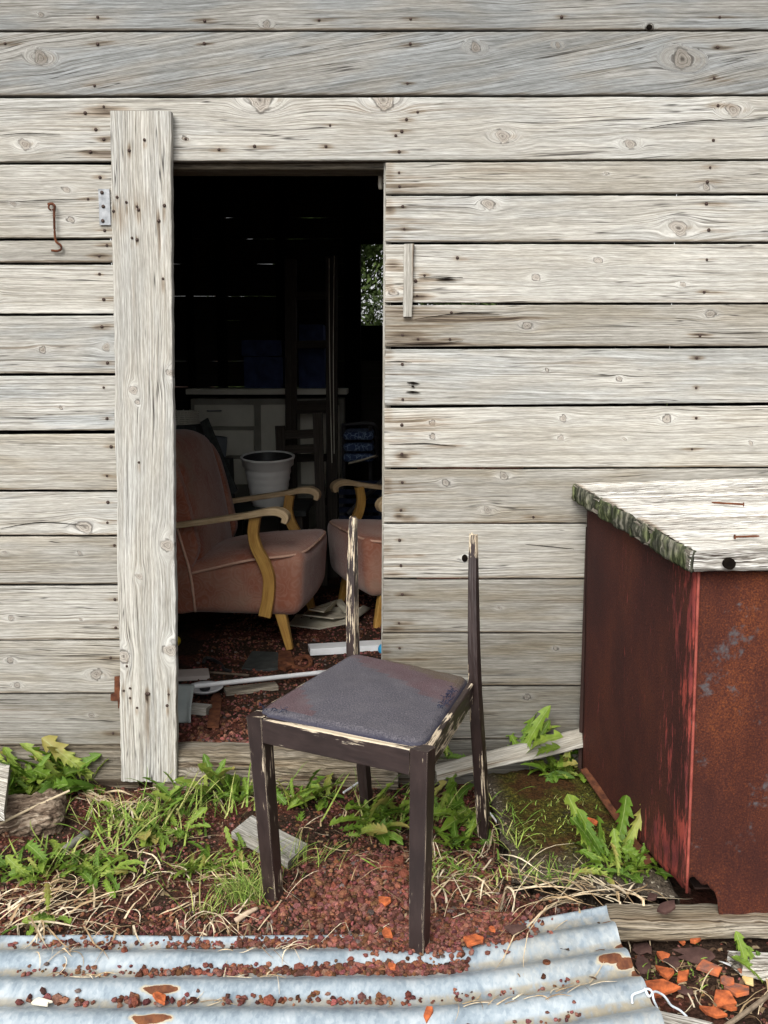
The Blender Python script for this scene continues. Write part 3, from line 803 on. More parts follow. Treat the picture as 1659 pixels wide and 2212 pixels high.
# iron fittings
def fit(name, geos, mat, sm=False, parent=shed, **kw): return child(name, join(geos) if len(geos) > 1 else geos[0], mat, parent, sm, **kw)
hp = [W(a, b, YW - .004) for a, b in ((212, 408), (236, 408), (239, 486), (215, 486))]
hinge = fit('hinge', [prism(hp, .003, (0, 1, 0))], STEEL, label='grey steel hinge leaf with three screws')
for a, b in ((220, 416), (223, 446), (222, 477)): 
    p = W(a, b, YW - .005); obj('screw', NM, None, hinge, loc=tuple(p - V3(0, YW, 0)), rot=(0, 0, 0), scale=1.15)
Yh = YW - .012
hook = fit('hook', [tube([W(103, 441, Yh), W(113, 440, Yh), W(118, 446, Yh - .004), W(117, 460, Yh), W(118, 500, Yh), W(121, 521, Yh), W(131, 530, Yh), W(132, 538, Yh), W(124, 542, Yh), W(111, 541, Yh)], .0032, 8),
                    tube([W(113, 441, YW + .005), W(113, 441, Yh - .005)], .0035, 8, 2), tube([W(112 + 7 * math.cos(a), 447 + 7 * math.sin(a), Yh - .002) for a in np.linspace(0, 2 * math.pi, 9)], .0026, 6, 3)], RUST, True, label='rusty iron hook hanging from its eye')
fit('lower_hinge', [prism([W(a, b, YW - .006) for a, b in ((247, 1462), (262, 1460), (262, 1530), (255, 1530), (254, 1514), (239, 1514), (239, 1500), (247, 1498))], .005, (0, 1, 0))], RUST, label='rusty hinge end at foot of post')
gt = board(W(873, 527, YW - .014), W(871, 684, YW - .014), W(889, 684, YW - .014), W(894, 526, YW - .014), (0, .013, 0), step=.008, vstep=.005, tone=.9, warm=.3, seed=57, bev=.003, ragged=.0015,
           stains=[(W(893, 560, YW), .1, .004, .8)])
child('turn_button', gt, WOOD, shed, label='narrow upright wooden turn button')
# dark gouges in the boards by the doorway are black slivers, slit shade put into their colour
for (a, b, c, d) in ((878, 826, 907, 830), (876, 846, 908, 849), (888, 834, 896, 837), (985, 602, 940, 605)):
    x0, x1 = min(a, c), max(a, c)
    fit('gouge', [prism([W(x0, b, YW - .0046), W((x0 + x1) / 2, b - 1.5, YW - .0046), W(x1, (b + d) / 2, YW - .0046), W((x0 + x1) / 2, d, YW - .0046)], .003, (0, 1, 0))], VOID, parent=front)
# insulator cleat on the jamb
p = W(822, 391, 2.72)
fit('cleat', [shift(rbox(.014, .014, .046, .005, 4), p), shift(rbox(.05, .012, .010, .004, 4), p + V3(.025, 0, 0))], INSUL, True, label='cream porcelain cleat inside the doorway')

# back wall: boards with daylight in the joints, and a window opening
YB = 5.6
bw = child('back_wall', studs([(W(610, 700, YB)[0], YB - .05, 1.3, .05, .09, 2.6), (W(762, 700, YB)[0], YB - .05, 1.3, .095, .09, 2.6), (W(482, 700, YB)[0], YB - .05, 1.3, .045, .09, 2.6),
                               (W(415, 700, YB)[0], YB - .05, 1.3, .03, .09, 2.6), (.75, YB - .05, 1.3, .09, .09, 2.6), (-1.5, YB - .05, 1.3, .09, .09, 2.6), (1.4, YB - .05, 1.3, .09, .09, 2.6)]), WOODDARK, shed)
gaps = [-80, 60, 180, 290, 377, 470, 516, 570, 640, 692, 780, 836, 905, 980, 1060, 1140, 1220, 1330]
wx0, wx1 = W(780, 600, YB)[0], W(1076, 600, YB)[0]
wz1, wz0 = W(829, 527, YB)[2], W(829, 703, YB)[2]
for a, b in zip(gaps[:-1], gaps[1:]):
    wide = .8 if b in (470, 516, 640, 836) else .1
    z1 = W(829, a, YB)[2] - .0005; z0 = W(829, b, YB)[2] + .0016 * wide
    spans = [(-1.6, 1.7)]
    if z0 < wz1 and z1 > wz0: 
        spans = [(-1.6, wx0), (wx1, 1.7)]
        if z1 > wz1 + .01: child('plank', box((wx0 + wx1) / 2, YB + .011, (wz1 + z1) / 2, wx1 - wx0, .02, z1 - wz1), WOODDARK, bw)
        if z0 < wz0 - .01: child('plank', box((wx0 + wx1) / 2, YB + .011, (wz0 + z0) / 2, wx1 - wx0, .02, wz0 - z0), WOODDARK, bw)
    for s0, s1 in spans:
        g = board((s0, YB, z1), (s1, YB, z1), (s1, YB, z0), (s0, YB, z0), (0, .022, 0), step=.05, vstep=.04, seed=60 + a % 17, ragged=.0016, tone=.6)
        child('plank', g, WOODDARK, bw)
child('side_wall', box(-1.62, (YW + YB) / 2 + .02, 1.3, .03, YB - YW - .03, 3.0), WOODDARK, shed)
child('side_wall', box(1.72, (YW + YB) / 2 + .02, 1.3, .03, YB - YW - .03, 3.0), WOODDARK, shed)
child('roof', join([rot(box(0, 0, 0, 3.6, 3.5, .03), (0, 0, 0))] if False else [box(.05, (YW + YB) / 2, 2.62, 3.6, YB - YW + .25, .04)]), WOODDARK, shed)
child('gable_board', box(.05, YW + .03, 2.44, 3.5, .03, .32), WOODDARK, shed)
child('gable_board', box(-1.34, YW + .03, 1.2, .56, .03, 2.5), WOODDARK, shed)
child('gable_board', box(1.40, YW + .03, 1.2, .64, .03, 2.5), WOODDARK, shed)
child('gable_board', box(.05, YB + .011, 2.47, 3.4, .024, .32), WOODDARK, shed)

# ------------------------------------------------------------------ the broken chair in front of the doorway
ch_o = V3(0.0, 2.10, 0.0)
chair = empty('wooden_chair', tuple(ch_o), label='brown painted wooden chair without back, dark fabric seat, before doorway', cat='chair')
sFL, sFR, sBR, sBL = G(531, 1546, .45), G(924, 1627, .45), G(1027, 1470, .445), G(757, 1413, .445)
e1 = nrm(sFR - sFL); e2 = nrm(np.cross(V3(0, 0, 1), e1)); UP = V3(0, 0, 1)
lw = .041
def leg(top, foot, w0=lw, w1=.034, **kw): return bar(top, foot, e1, w0, w0, w1, w1, step=.012, nv=6, nd=6, bev=.0028, **kw)
cFL = sFL + (e1 + e2) * lw / 2; cFR = sFR + (-e1 + e2) * lw / 2
fFL = G(591, 1935, .012); fFR = G(905, 2066, .004)
child('leg', leg(cFL, fFL, seed=71, wear=.32), PAINTED, chair)
child('leg', leg(cFR, fFR, seed=72, wear=.24), PAINTED, chair)
# rear legs run up past the seat as the stumps of the missing back
def rear(path, ws, ts, seed, wear, jag):
    P = smooth_path(path, 14)
    n = len(P); a = np.linspace(0, 1, n)
    w = np.interp(a, np.linspace(0, 1, len(ws)), ws)[:, None]; t = np.interp(a, np.linspace(0, 1, len(ts)), ts)[:, None]
    return loft(P - e1 * w / 2 - e2 * t / 2, e1 * w, e2 * t, nv=6, nd=6, bev=.0026, seed=seed, wear=wear, jag0=jag, rough=.0006)
bR = G(1046, 1806, .012); bL = G(793, 1742, .012)
pR = G(1026, 1470, .445); pL = G(763, 1414, .445)
tR = W(1023, 1150, pR[1] + .05); tL = W(763, 1115, pL[1] + .05)
gR = rear([tR, tR * .6 + pR * .4 - e2 * .004, pR, pR * .45 + bR * .55, bR], (.019, .023, .027, .030, .028), (.014, .022, .028, .030, .028), 73, .12, .035)
gL = rear([tL, tL * .6 + pL * .4 - e2 * .004, pL, pL * .45 + bL * .55, bL], (.019, .024, .028, .030, .028), (.017, .024, .029, .030, .028), 74, .17, .006)
gL[2]['a3'][:, 0] = np.where(gL[0][:, 2] > .44, .52, .2); gR[2]['a3'][:, 0] = np.where(gR[0][:, 2] > .745, .95, np.where(gR[0][:, 2] < .5, .36, .16))
child('rear_leg', gR, PAINTED, chair, label='splintered tall stump of the chair back')
child('rear_leg', gL, PAINTED, chair, label='badly flaked stump of the chair back')
# rails
rh = .056
def rail(A, B, out, seed, wear, th=.022, h=rh, step=.010):
    A, B = np.asarray(A), np.asarray(B); f = stations(A, B, step)
    O = A + (B - A) * f
    return loft(O, np.repeat((-UP * h)[None], len(f), 0), np.repeat((-np.asarray(out) * th)[None], len(f), 0), nv=8, nd=5, bev=.003, seed=seed, wear=wear, rough=.0005)
def topwear(g, z, k, base):
    g[2]['a3'][:, 0] = np.where(g[0][:, 2] > z, k, base); return g
rs = e1 * (lw + .0012)
fr = rail(sFL + rs - UP * .0015 + e2 * .002, sFR - rs - UP * .0015 + e2 * .002, -e2, 75, .13)
child('front_rail', topwear(fr, .4465, .80, .2), PAINTED, chair)
dR = nrm(sBR - sFR); dL = nrm(sBL - sFL)
outR = nrm(np.cross(dR, UP)); outL = -nrm(np.cross(dL, UP))
rr = rail(sFR + dR * (lw + .001) - UP * .0015 - outR * .002, sBR - dR * .02 - UP * .0015 - outR * .002, outR, 76, .6)
child('side_rail', topwear(rr, .446, .85, .60), PAINTED, chair, label='right side rail with paint worn to bare wood')
lr = rail(sFL + dL * (lw + .001) - UP * .0015 - outL * .002, sBL - dL * .02 - UP * .0015 - outL * .002, outL, 77, .3)
child('side_rail', topwear(lr, .446, .62, .3), PAINTED, chair)
br = rail(sBL + e1 * .035 + e2 * .004, sBR - e1 * .035 + e2 * .004, e2, 78, .3)
child('back_rail', topwear(br, .44, .72, .3), PAINTED, chair)
# drop-in seat pad
nu = 44
u = np.linspace(0, 1, nu); UU, VV = np.meshgrid(u, u, indexing='ij')
i1, i2 = .017, .017
qFL = sFL + e1 * .009 + e2 * i2; qFR = sFR - e1 * i1 + e2 * i2; qBR = sBR - e1 * .016 + e2 * .004; qBL = sBL + e1 * .006 + e2 * .006
# rounded-corner square mapping
def sq(a): return 2 * a - 1
su, sv = sq(UU), sq(VV)
rr_ = np.maximum(np.abs(su), np.abs(sv)); l4 = (np.abs(su) ** 16 + np.abs(sv) ** 16) ** (1 / 16) + 1e-9
su, sv = su * rr_ / l4, sv * rr_ / l4
a_, b_ = (su + 1) / 2, (sv + 1) / 2
Pm = (qFL[None, None] * ((1 - a_) * (1 - b_))[..., None] + qFR[None, None] * (a_ * (1 - b_))[..., None] + qBR[None, None] * (a_ * b_)[..., None] + qBL[None, None] * ((1 - a_) * b_)[..., None])
edge = 1 - rr_
dome = .012 * (1 - np.clip(1 - edge / .10, 0, 1) ** 2.2) + .014 * smooth(0, 1, edge)
Pm[..., 2] += -.002 + dome + .0012 * noise2(UU, VV, 14) + .002 * noise2(UU, VV, 5)
idx = np.arange(nu - 1)[:, None] * nu + np.arange(nu - 1)[None]
Fm = np.stack([idx, idx + nu, idx + nu + 1, idx + 1], -1).reshape(-1, 4).tolist()
Vm = Pm.reshape(-1, 3); uv0 = np.stack([a_, b_, np.clip(edge / .10, 0, 1)], -1).reshape(-1, 3)
rim_i = [i * nu for i in range(nu)] + [(nu - 1) * nu + j for j in range(1, nu)] + [i * nu + nu - 1 for i in range(nu - 2, -1, -1)] + [j for j in range(nu - 2, 0, -1)]
base = len(Vm); Vm = np.vstack([Vm, Vm[rim_i] - UP * .02]); uv0 = np.vstack([uv0, uv0[rim_i]])
nr = len(rim_i)
Fm += [[rim_i[q], base + q, base + (q + 1) % nr, rim_i[(q + 1) % nr]] for q in range(nr)] + [[base + q for q in range(nr)]]
seat = child('seat_pad', (Vm, Fm, dict(uv0=uv0)), CUSHION, chair, True)
# frayed threads on the right edge of the pad
fz = []
for q in range(70):
    f = rnd(.42, .72) if q < 52 else rnd(0.02, .2)
    c = (qFR + (qBR - qFR) * f - e1 * rnd(.0, .022)) if q < 52 else (qFL + (qFR - qFL) * f + e2 * rnd(0, .015))
    c = c + UP * rnd(.012, .024)
    d = V3(rnd(-1, 1), rnd(-1, 1), rnd(-.2, .8)) * .009
    fz.append(tube([c - d * .5, c + V3(rnd(-.002, .002), 0, .003), c + d * .6], .0007, 4, 2))
child('frayed_threads', join(fz), NAVY, seat, kind='stuff')

# ------------------------------------------------------------------ armchairs in the shed
FL0 = .088
def armchair():
    r = empty('armchair')
    # seat block: bulging cushion, higher at the front
    def fs(Q):
        Q = Q.copy(); x, y, z = Q[:, 0], Q[:, 1], Q[:, 2]
        tx = (x + .25) / .5
        top = np.clip((z + .09) / .18, 0, 1)
        Q[:, 2] = z + top * (.075 * tx + .05 * (1 - (y / .31) ** 2) * np.clip(1 - ((tx - .45) / .62) ** 2, 0, 1) * smooth(.6, 1, top))
        Q[:, 0] = x + .018 * (1 - (y / .31) ** 2) * tx + .02 * (top - .5) * tx
        return Q
    put('seat', shift(rbox(.52, .60, .19, .042, 22, fs), (-.26, 0, .24)), UPHOL, r, True)
    def fb(Q):
        Q = Q.copy(); z = Q[:, 2]; t = (z + .30) / .6
        Q[:, 0] += -.11 * t + .03 * (1 - (Q[:, 1] / .3) ** 2) * np.clip(np.sign(Q[:, 0]), 0, 1) * (1 - (2 * t - 1) ** 2)
        Q[:, 2] -= .05 * (Q[:, 1] / .3) ** 2 * smooth(.6, 1, t)
        return Q
    put('backrest', shift(rbox(.15, .54, .62, .06, 20, fb), (-.485, 0, .565)), UPHOL, r, True)
    side = [(-.72, .155), (-.435, .155), (-.45, .31), (-.418, .40), (-.425, .47), (-.47, .66), (-.505, .76), (-.56, .81), (-.70, .82), (-.75, .74)]
    for s in (-1, 1):
        P = [(x, 0, z) for x, z in side]; P = smooth_path(P + [P[0]], 4)[:-1]
        y0 = s * .255; g = prism([V3(p[0], y0 if s < 0 else y0, p[2]) for p in P], s * .055, (0, 1, 0))
        o = put('side_panel', g, UPHOL, r)
        m = o.modifiers.new('b', 'BEVEL'); m.width = .018; m.segments = 3; m.limit_method = 'ANGLE'
        # armrest with scrolled hand end
        pts = [(-.56, 0, .505), (-.40, 0, .53), (-.20, 0, .562), (-.12, 0, .578), (-.072, 0, .578), (-.046, 0, .560), (-.052, 0, .536)]
        ys = s * .335
        put('armrest', shift(pathbar(pts, (0, 1, 0), (.040, .048, .054, .056, .052), (.022, .022, .024, .030, .030, .022), 6, bev=.003), (0, ys, 0)), HONEYWORN, r)
        sp = [(-.172, 0, .555), (-.182, 0, .49), (-.170, 0, .43), (-.140, 0, .37), (-.122, 0, .31), (-.126, 0, .23), (-.142, 0, .152)]
        put('arm_support', shift(pathbar(sp, (0, 1, 0), .030, (.042, .042, .044, .046, .046, .048, .050), 6, bev=.003), (0, s * .322, 0)), HONEY, r)
        put('leg', bar((-.095, s * .25, .16), (-.055, s * .262, 0), (1, 0, 0), .046, .046, .028, .028, step=.03, bev=.005), HONEY, r)
        put('leg', bar((-.66, s * .25, .16), (-.72, s * .262, 0), (1, 0, 0), .046, .046, .028, .028, step=.03, bev=.005), HONEY, r)
        # piping along the seat edge and down the back seam
        yy = s * .301
        pp = [(-.455, yy, .312), (-.34, yy + s * .004, .342), (-.20, yy + s * .004, .376), (-.07, yy, .392), (-.018, yy - s * .03, .397), (.012, yy - s * .10, .403), (.02, 0, .405)]
        put('piping', tube(pp, .0055, 6, 4), PIPING, r, True)
        q = [(-.432, s * .3125, .158), (-.447, s * .3125, .31), (-.48, s * .3125, .44), (-.53, s * .3125, .62), (-.555, s * .3125, .74)]
        put('piping', tube(q, .0055, 6, 4), PIPING, r, True)
    return r
ac = armchair(); ac.location = (-.300, 3.91, FL0); ac.rotation_euler = (0, 0, math.radians(-6.4))
props(ac, 'dusty rose armchair with curved wooden arms, half hidden by the upright post', 'armchair', 'armchairs inside the shed')
ac2 = copy_tree(ac); ac2.location = (-.175, 4.20, FL0); ac2.rotation_euler = (0, 0, math.radians(200))
props(ac2, 'second rose armchair at the right of the doorway, facing the other', 'armchair', 'armchairs inside the shed')

# ------------------------------------------------------------------ dim furniture at the back of the shed
YC = 5.25
cab = empty('cabinet', (0, YC, FL0), label='cream painted cabinet with drawers at the back of the shed', cat='cabinet')
cx0, cx1 = W(412, 900, YC)[0], W(742, 900, YC)[0]
zt = W(560, 846, YC)[2]
child('carcass', box((cx0 + cx1) / 2, YC + .16, (FL0 + zt) / 2 - .02, cx1 - cx0, .30, zt - FL0 - .04), simple('shaded_cabinet_frame', (.20, .19, .155), (.30, .29, .24), 5, .6), cab)  # carcass darkened so gaps between drawers carry their shade as colour
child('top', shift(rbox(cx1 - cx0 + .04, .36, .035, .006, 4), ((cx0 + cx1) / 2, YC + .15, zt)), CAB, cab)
def panel(name, a, b, c, d):
    p = W(a, b, YC); q = W(c, d, YC)
    return child(name, shift(rbox(q[0] - p[0], .022, p[2] - q[2], .006, 4), ((p[0] + q[0]) / 2, YC - .002, (p[2] + q[2]) / 2)), CAB, cab)
for b, d in ((874, 921), (929, 984), (992, 1046)):
    o = panel('drawer', 420, b, 550, d)
    hp_ = W(462, (b + d) / 2 - 10, YC - .03)
    child('handle', tube([hp_ + V3(-.035, .03, 0), hp_ + V3(-.033, .0, 0), hp_ + V3(.033, 0, 0), hp_ + V3(.035, .03, 0)], .004, 6, 3), STEEL, cab, True)
panel('cupboard_door', 563, 874, 640, 1046); panel('cupboard_door', 648, 874, 735, 1046)

def carton(name, a, b, c, d, Y, depth, label, mat=CARDBLUE):
    p, q = W(a, b, Y), W(c, d, Y)
    return put(name, rbox(q[0] - p[0], depth, p[2] - q[2], .006, 4), mat, loc=((p[0] + q[0]) / 2, Y + depth / 2, (p[2] + q[2]) / 2), label=label, cat='box')
zc = zt + .018
def carton_on(name, a, c, top, bot_z, Y, depth, label):
    x0, x1 = W(a, 800, Y)[0], W(c, 800, Y)[0]; z1 = W(800, top, Y)[2]
    put(name, rbox(x1 - x0, depth, z1 - bot_z, .006, 4), CARDBLUE, loc=((x0 + x1) / 2, Y + depth / 2, (z1 + bot_z) / 2), label=label, cat='box', group='dark cartons on the cabinet')
    return z1
z1 = carton_on('carton', 526, 612, 770, zc, YC + .02, .24, 'dark blue carton on the cabinet, lowest of the left stack')
carton_on('carton', 522, 610, 734, z1 + .001, YC + .02, .22, 'flat dark blue carton on top of the left stack')
z1 = carton_on('carton', 644, 702, 752, zc, YC + .02, .24, 'dark blue carton on the cabinet behind the ladder, lower one')
carton_on('carton', 646, 700, 700, z1 + .001, YC + .02, .22, 'dark blue carton behind the ladder, upper one')

# ladder-like frame in front of the cabinet
YL = 5.0
lad = empty('ladder', (0, YL, FL0), label='tall dark wooden ladder standing in front of the cabinet', cat='ladder')
for a, b, c in ((628, 560, 628), (716, 555, 717)):
    t_, f_ = W(a, b, YL), W(c, 1100, YL); f_[2] = FL0
    child('rail', bar(t_, f_, (1, 0, 0), .062, .035, step=.1, tone=1.4, seed=int(a) % 30), WOODDARK, lad)
for y in (640, 745, 880, 990, 1085):
    child('rung', bar(W(626, y, YL + .005), W(718, y - 2, YL + .005), (0, 0, 1), .07 if y == 880 else .04, .022, step=.1, tone=1.2, seed=y % 30), WOODDARK, lad)
# old wooden chair frame leaning on the ladder
YK = 4.8
tr = empty('trestle', (0, YK, FL0), label='small dark wooden trestle in front of the ladder', cat='trestle')
for a, b in ((605, 920), (686, 892)):
    t_ = W(a, b, YK); f_ = V3(t_[0] + .02, YK, FL0)
    child('post', bar(t_, f_, (1, 0, 0), .05, .03, step=.1, tone=1.6, seed=a % 30), WOODDARK, tr)
for y in (936, 968): child('bar', bar(W(603, y + 4, YK), W(690, y, YK), (0, 0, 1), .045, .02, step=.1, tone=1.6, seed=y % 30), WOODDARK, tr)

# low table with the plant pot
YT = 4.62
zt_ = W(590, 1092, YT)[2]
tab = empty('side_table', (0, YT, FL0), label='low dark table under the white plant pot', cat='table')
tx0, tx1 = W(488, 1090, YT)[0], W(668, 1090, YT)[0]
child('table_top', shift(rbox(tx1 - tx0, .40, .03, .006, 4), ((tx0 + tx1) / 2, YT + .02, zt_ - .016)), SLATE, tab)
for sx in (tx0 + .04, tx1 - .04):
    for sy in (-.14, .18): child('leg', bar((sx, YT + sy, zt_ - .03), (sx, YT + sy, FL0), (1, 0, 0), .04, .04, step=.2, tone=1.3), WOODDARK, tab)
prof = []
R0, R1, Hh = .084, .124, .248
for i in range(25):
    f = i / 24; rr0 = R0 + (R1 - R0) * f ** .9 - (.007 if f > .84 else 0)
    prof.append((rr0 + .0016 * math.sin(f * 2 * math.pi * 17) * (f < .84), Hh * .84 * f / .84 if f <= .84 else Hh * f))
prof = [(0.001, 0), (R0 - .006, 0)] + [p for p in prof if p[1] < Hh * .82] + [(R1 + .004, Hh * .83), (R1 + .007, Hh * .96), (R1 + .011, Hh * .965), (R1 + .012, Hh), (R1 + .006, Hh + .003), (R1 - .002, Hh - .004), (R1 - .008, Hh * .7), (R0, .012), (.001, .01)]
pw = W(585, 1092, YT)
nin = 7
po = put('plant_pot', lathe(prof[:-nin + 3], 56), POTPL, smooth=True, loc=(pw[0] - .01, YT + .02, zt_ + .004), rot=(math.radians(7), 0, 0), label='empty white ribbed plastic plant pot on the low table', cat='plant pot')

put('lining', lathe([(R1 - .0015, Hh - .004), (R1 - .022, Hh * .7), (R0 - .012, .02), (.001, .018)], 56), DARKPL, po, True)  # dark inner skin: shade inside the pot put into its colour
# dark things behind the first armchair
bp = [W(432, 912, 4.55), W(447, 903, 4.55), W(512, 1060, 4.5), W(490, 1080, 4.5)]
put('leaning_board', prism(bp, .03, (0, 1, 0)), SLATE, label='black panel leaning behind the armchair back', cat='panel')
put('storage_box', rbox(.10, .10, .11, .008, 4), simple('slate_blue_carton', (.075, .090, .105), (.11, .125, .14), 10, .7), loc=tuple(W(468, 965, 4.75)), rot=(0, .12, .2), label='small slate blue box behind the armchair back', cat='box')
put('box_stand', shift(rbox(.16, .14, W(468, 965, 4.75)[2] - .055 - FL0, .006, 3), (0, 0, 0)), SLATE, loc=(W(466, 965, 4.75)[0], 4.76, (W(468, 965, 4.75)[2] - .055 + FL0) / 2 - .006), label='dark chest under the small slate blue box', cat='chest')
bk = W(386, 902, 4.7)
bparts = []
for i in range(7): bparts.append(tube([bk + V3(.10 * math.cos(a), .10 * math.sin(a), -.028 + i * .0095) for a in np.linspace(0, 2 * math.pi, 25)], .0042, 5, 1, False))
for i in range(18): 
    a = i * math.pi / 9; bparts.append(tube([bk + V3(.09 * math.cos(a), .09 * math.sin(a), -.03), bk + V3(.102 * math.cos(a + .15), .102 * math.sin(a + .15), .035)], .004, 5, 2))
put('wire_basket', join(bparts), CAB, label='pale woven basket behind the armchair, beside the post', cat='basket')
put('basket_stand', rbox(.22, .22, bk[2] - .03 - FL0 - .004, .01, 4), SLATE, loc=(bk[0], bk[1], (bk[2] - .034 + FL0) / 2), label='dark crate under the pale woven basket', cat='crate')

# folded garden chairs with patterned cushions, right
fold = empty('garden_chairs', (0, 4.95, FL0), label='folded garden chairs with blue patterned cushions, right of the ladder', cat='chairs')
def pattern_blue():
    k = M('blue_floral_cloth', .9, .2); p = k.obj()
    return k.done(k.mix(k.mr(k.voro(k.vadd(p, k.vmul(k.noise(p, 20, 2, col=True), (.05, .05, .05))), 38, 'Distance', 'DISTANCE_TO_EDGE'), .0, .08, 1, 0), (.03, .05, .11), (.20, .28, .40)))
FLORAL = pattern_blue()
for i, y in enumerate((938, 962, 984)):
    c = W(776, y, 4.95)
    child('cushion', shift(rbox(.16, .30, .045, .02, 8), c), FLORAL, fold, True)
    child('tube_frame', tube([W(738, y - 20, 4.85), W(795, y - 24, 4.85), W(812, y - 16, 4.85), W(816, y + 10, 4.9)], .008, 8, 5), DARKPL, fold, True)
for a in (742, 800): child('frame_leg', tube([W(a, 920, 4.9), V3(W(a, 1000, 4.9)[0], 4.9, FL0)], .010, 8, 2), DARKPL, fold)
child('brace', tube([W(752, 1110, 4.75), W(835, 1030, 4.75)], .014, 8, 2), DARKPL, fold)
pp_ = [W(752, 1003, 4.7), W(770, 998, 4.7), W(812, 985, 4.7), W(816, 987, 4.75), W(800, 994, 4.95), W(760, 996, 4.95)]
put('magazine', prism(pp_, .006, (0, 0, 1)), PAPER, label='white folded papers lying above the second armchair arm', cat='papers')
for (a, y, n) in ((745, 1044, 12),):
    r = empty('slatted_crate', (0, 4.85, FL0), label='dark slatted crate behind the second armchair support', cat='crate')
    x0, x1 = W(732, 1080, 4.85)[0], W(826, 1080, 4.85)[0]
    z1 = W(745, 1040, 4.85)[2]
    for i in range(n):
        zz = FL0 + .02 + (z1 - FL0 - .03) * i / (n - 1)
        child('slat', box((x0 + x1) / 2, 4.86, zz, x1 - x0, .02, (z1 - FL0) / n * .6), NAVY, r)
    for xx in (x0 + .01, x1 - .01): child('corner_post', box(xx, 4.89, (FL0 + z1) / 2, .02, .035, z1 - FL0), DARKPL, r)
# hanging cords
for i, (a, b, c, d, lab) in enumerate(((711, 558, 717, 1000, 'thin pale cord hanging beside the ladder, left one'), (722, 552, 722, 980, 'thin pale cord hanging beside the ladder, right one'))):
    put('cord', tube([W(a, b, 4.9), W((a + c) / 2 - 2, (b + d) / 2, 4.9), W(c, d, 4.9)], .0025, 6, 5), CAB, label=lab, cat='cord', group='cords by the ladder')

# ------------------------------------------------------------------ things on the shed floor
def onF(px, py, z=FL0): return G(px, py, z)
def flat_thing(name, px, mat, thick, label, cat, z=FL0 + .004, tilt=0.0, sm=False, **kw):
    P = [G(a, b, z + tilt * i) for i, (a, b) in enumerate(px)]
    c = np.mean(P, 0); c[2] = z
    return put(name, prism([p - c for p in P], thick, (0, 0, 1)), mat, loc=tuple(c), label=label, cat=cat, **kw)
nw = empty('newspapers', tuple(onF(705, 1345)), label='crumpled newspapers on the floor between the two armchairs', cat='newspapers')
for i, (px, h, tl) in enumerate((([(622, 1352), (640, 1330), (735, 1322), (752, 1348), (690, 1360)], .02, 0), ([(655, 1330), (668, 1316), (770, 1312), (775, 1330), (720, 1338)], .045, .004),
        ([(668, 1318), (715, 1302), (728, 1298), (722, 1316), (700, 1324)], .075, .008), ([(722, 1300), (738, 1296), (752, 1318), (744, 1326)], .08, -.006), ([(740, 1335), (785, 1310), (800, 1316), (760, 1345)], .05, .006))):
    P = np.array([G(a, b, FL0 + h * (.5 + .5 * math.sin(3.1 * k + i))) for k, (a, b) in enumerate(px)])
    child('sheet', prism(P, .006, (0, 0, 1)), PAPER, nw)
p0 = onF(668, 1412); p1 = onF(838, 1402)
put('white_plank', shift(bar(p0 - p0, p1 - p0, (0, 0, 1), .028, .075, step=.05, bev=.002), (0, 0, 0)), WHITEPL, loc=(p0[0], p0[1], FL0 + .016), label='short white painted plank lying behind the chair', cat='plank')
def ball(name, px, py, r, mat, label):
    Q, F, _ = rbox(2 * r, 2 * r, 2 * r, r * .995, 8); c = onF(px, py, FL0 + r)
    put(name, (Q, F, {}), mat, smooth=True, loc=tuple(c), label=label, cat='ball')
ball('plastic_ball', 828, 1402, .022, BLUE, 'small blue ball at the right edge of the doorway')
ball('plastic_ball', 379, 1385, .022, YELLOW, 'small yellow ball beside the upright post')
flat_thing('slate_tile', [(522, 1448), (545, 1411), (600, 1414), (610, 1446), (570, 1452)], SLATE, .010, 'black slate tile on the shed floor', 'tile')
ir = empty('iron_fittings', tuple(onF(630, 1430)), label='rusty ring and plate of old iron beside the slate tile', cat='iron scrap')
c = onF(640, 1432, FL0 + .012)
child('ring', tube([c + V3(.055 * math.cos(a), .055 * math.sin(a), .012 * math.sin(2 * a)) for a in np.linspace(0, 2 * math.pi, 17)], .010, 7, 2), RUST, ir, True)
child('plate', prism([G(a, b, FL0 + .012) for a, b in ((600, 1446), (602, 1410), (628, 1412), (636, 1440), (618, 1450))], .012, (0, 0, 1)), RUST, ir)
put('iron_hook', tube([onF(440, 1432, FL0 + .01), onF(444, 1422, FL0 + .02), onF(458, 1424, FL0 + .015), onF(476, 1434, FL0 + .01), onF(484, 1446, FL0 + .01), onF(500, 1450, FL0 + .01)], .007, 7, 4), DARKPL, smooth=True, label='bent black iron rod on the red floor', cat='iron rod')
put('stick', tube([onF(372, 1446, FL0 + .008), onF(450, 1452, FL0 + .012), onF(538, 1459, FL0 + .008)], .005, 6, 3), BARK, label='thin brown stick lying left of the slate tile', cat='stick')
flat_thing('broken_tile', [(376, 1472), (378, 1456), (450, 1452), (453, 1468)], simple('pink_white_tile', (.46, .40, .36), (.56, .50, .46), 8, .5), .016, 'pinkish white tile behind the dustpan', 'tile')
dp = empty('dustpan', tuple(onF(395, 1550)), label='grey plastic dustpan standing against the post', cat='dustpan')
Yd = onF(400, 1560)[1]
dg = []
nx, nz = 10, 16
DV = []
for j in range(nz + 1):
    f = j / nz
    for i in range(nx + 1):
        u_ = i / nx
        x = W(338 + (418 - 338) * u_ - (1 - f) * 8 * u_, 1510, Yd)[0]; edge_ = abs(2 * u_ - 1) ** 6
        z = FL0 + .006 + .088 * (1 - f) + .0 * u_
        y = Yd - .02 + .11 * (1 - f) ** 1.6 - .0
        DV.append((x, y - .030 * edge_ * (.3 + .7 * f) , z + .012 * edge_ * f))
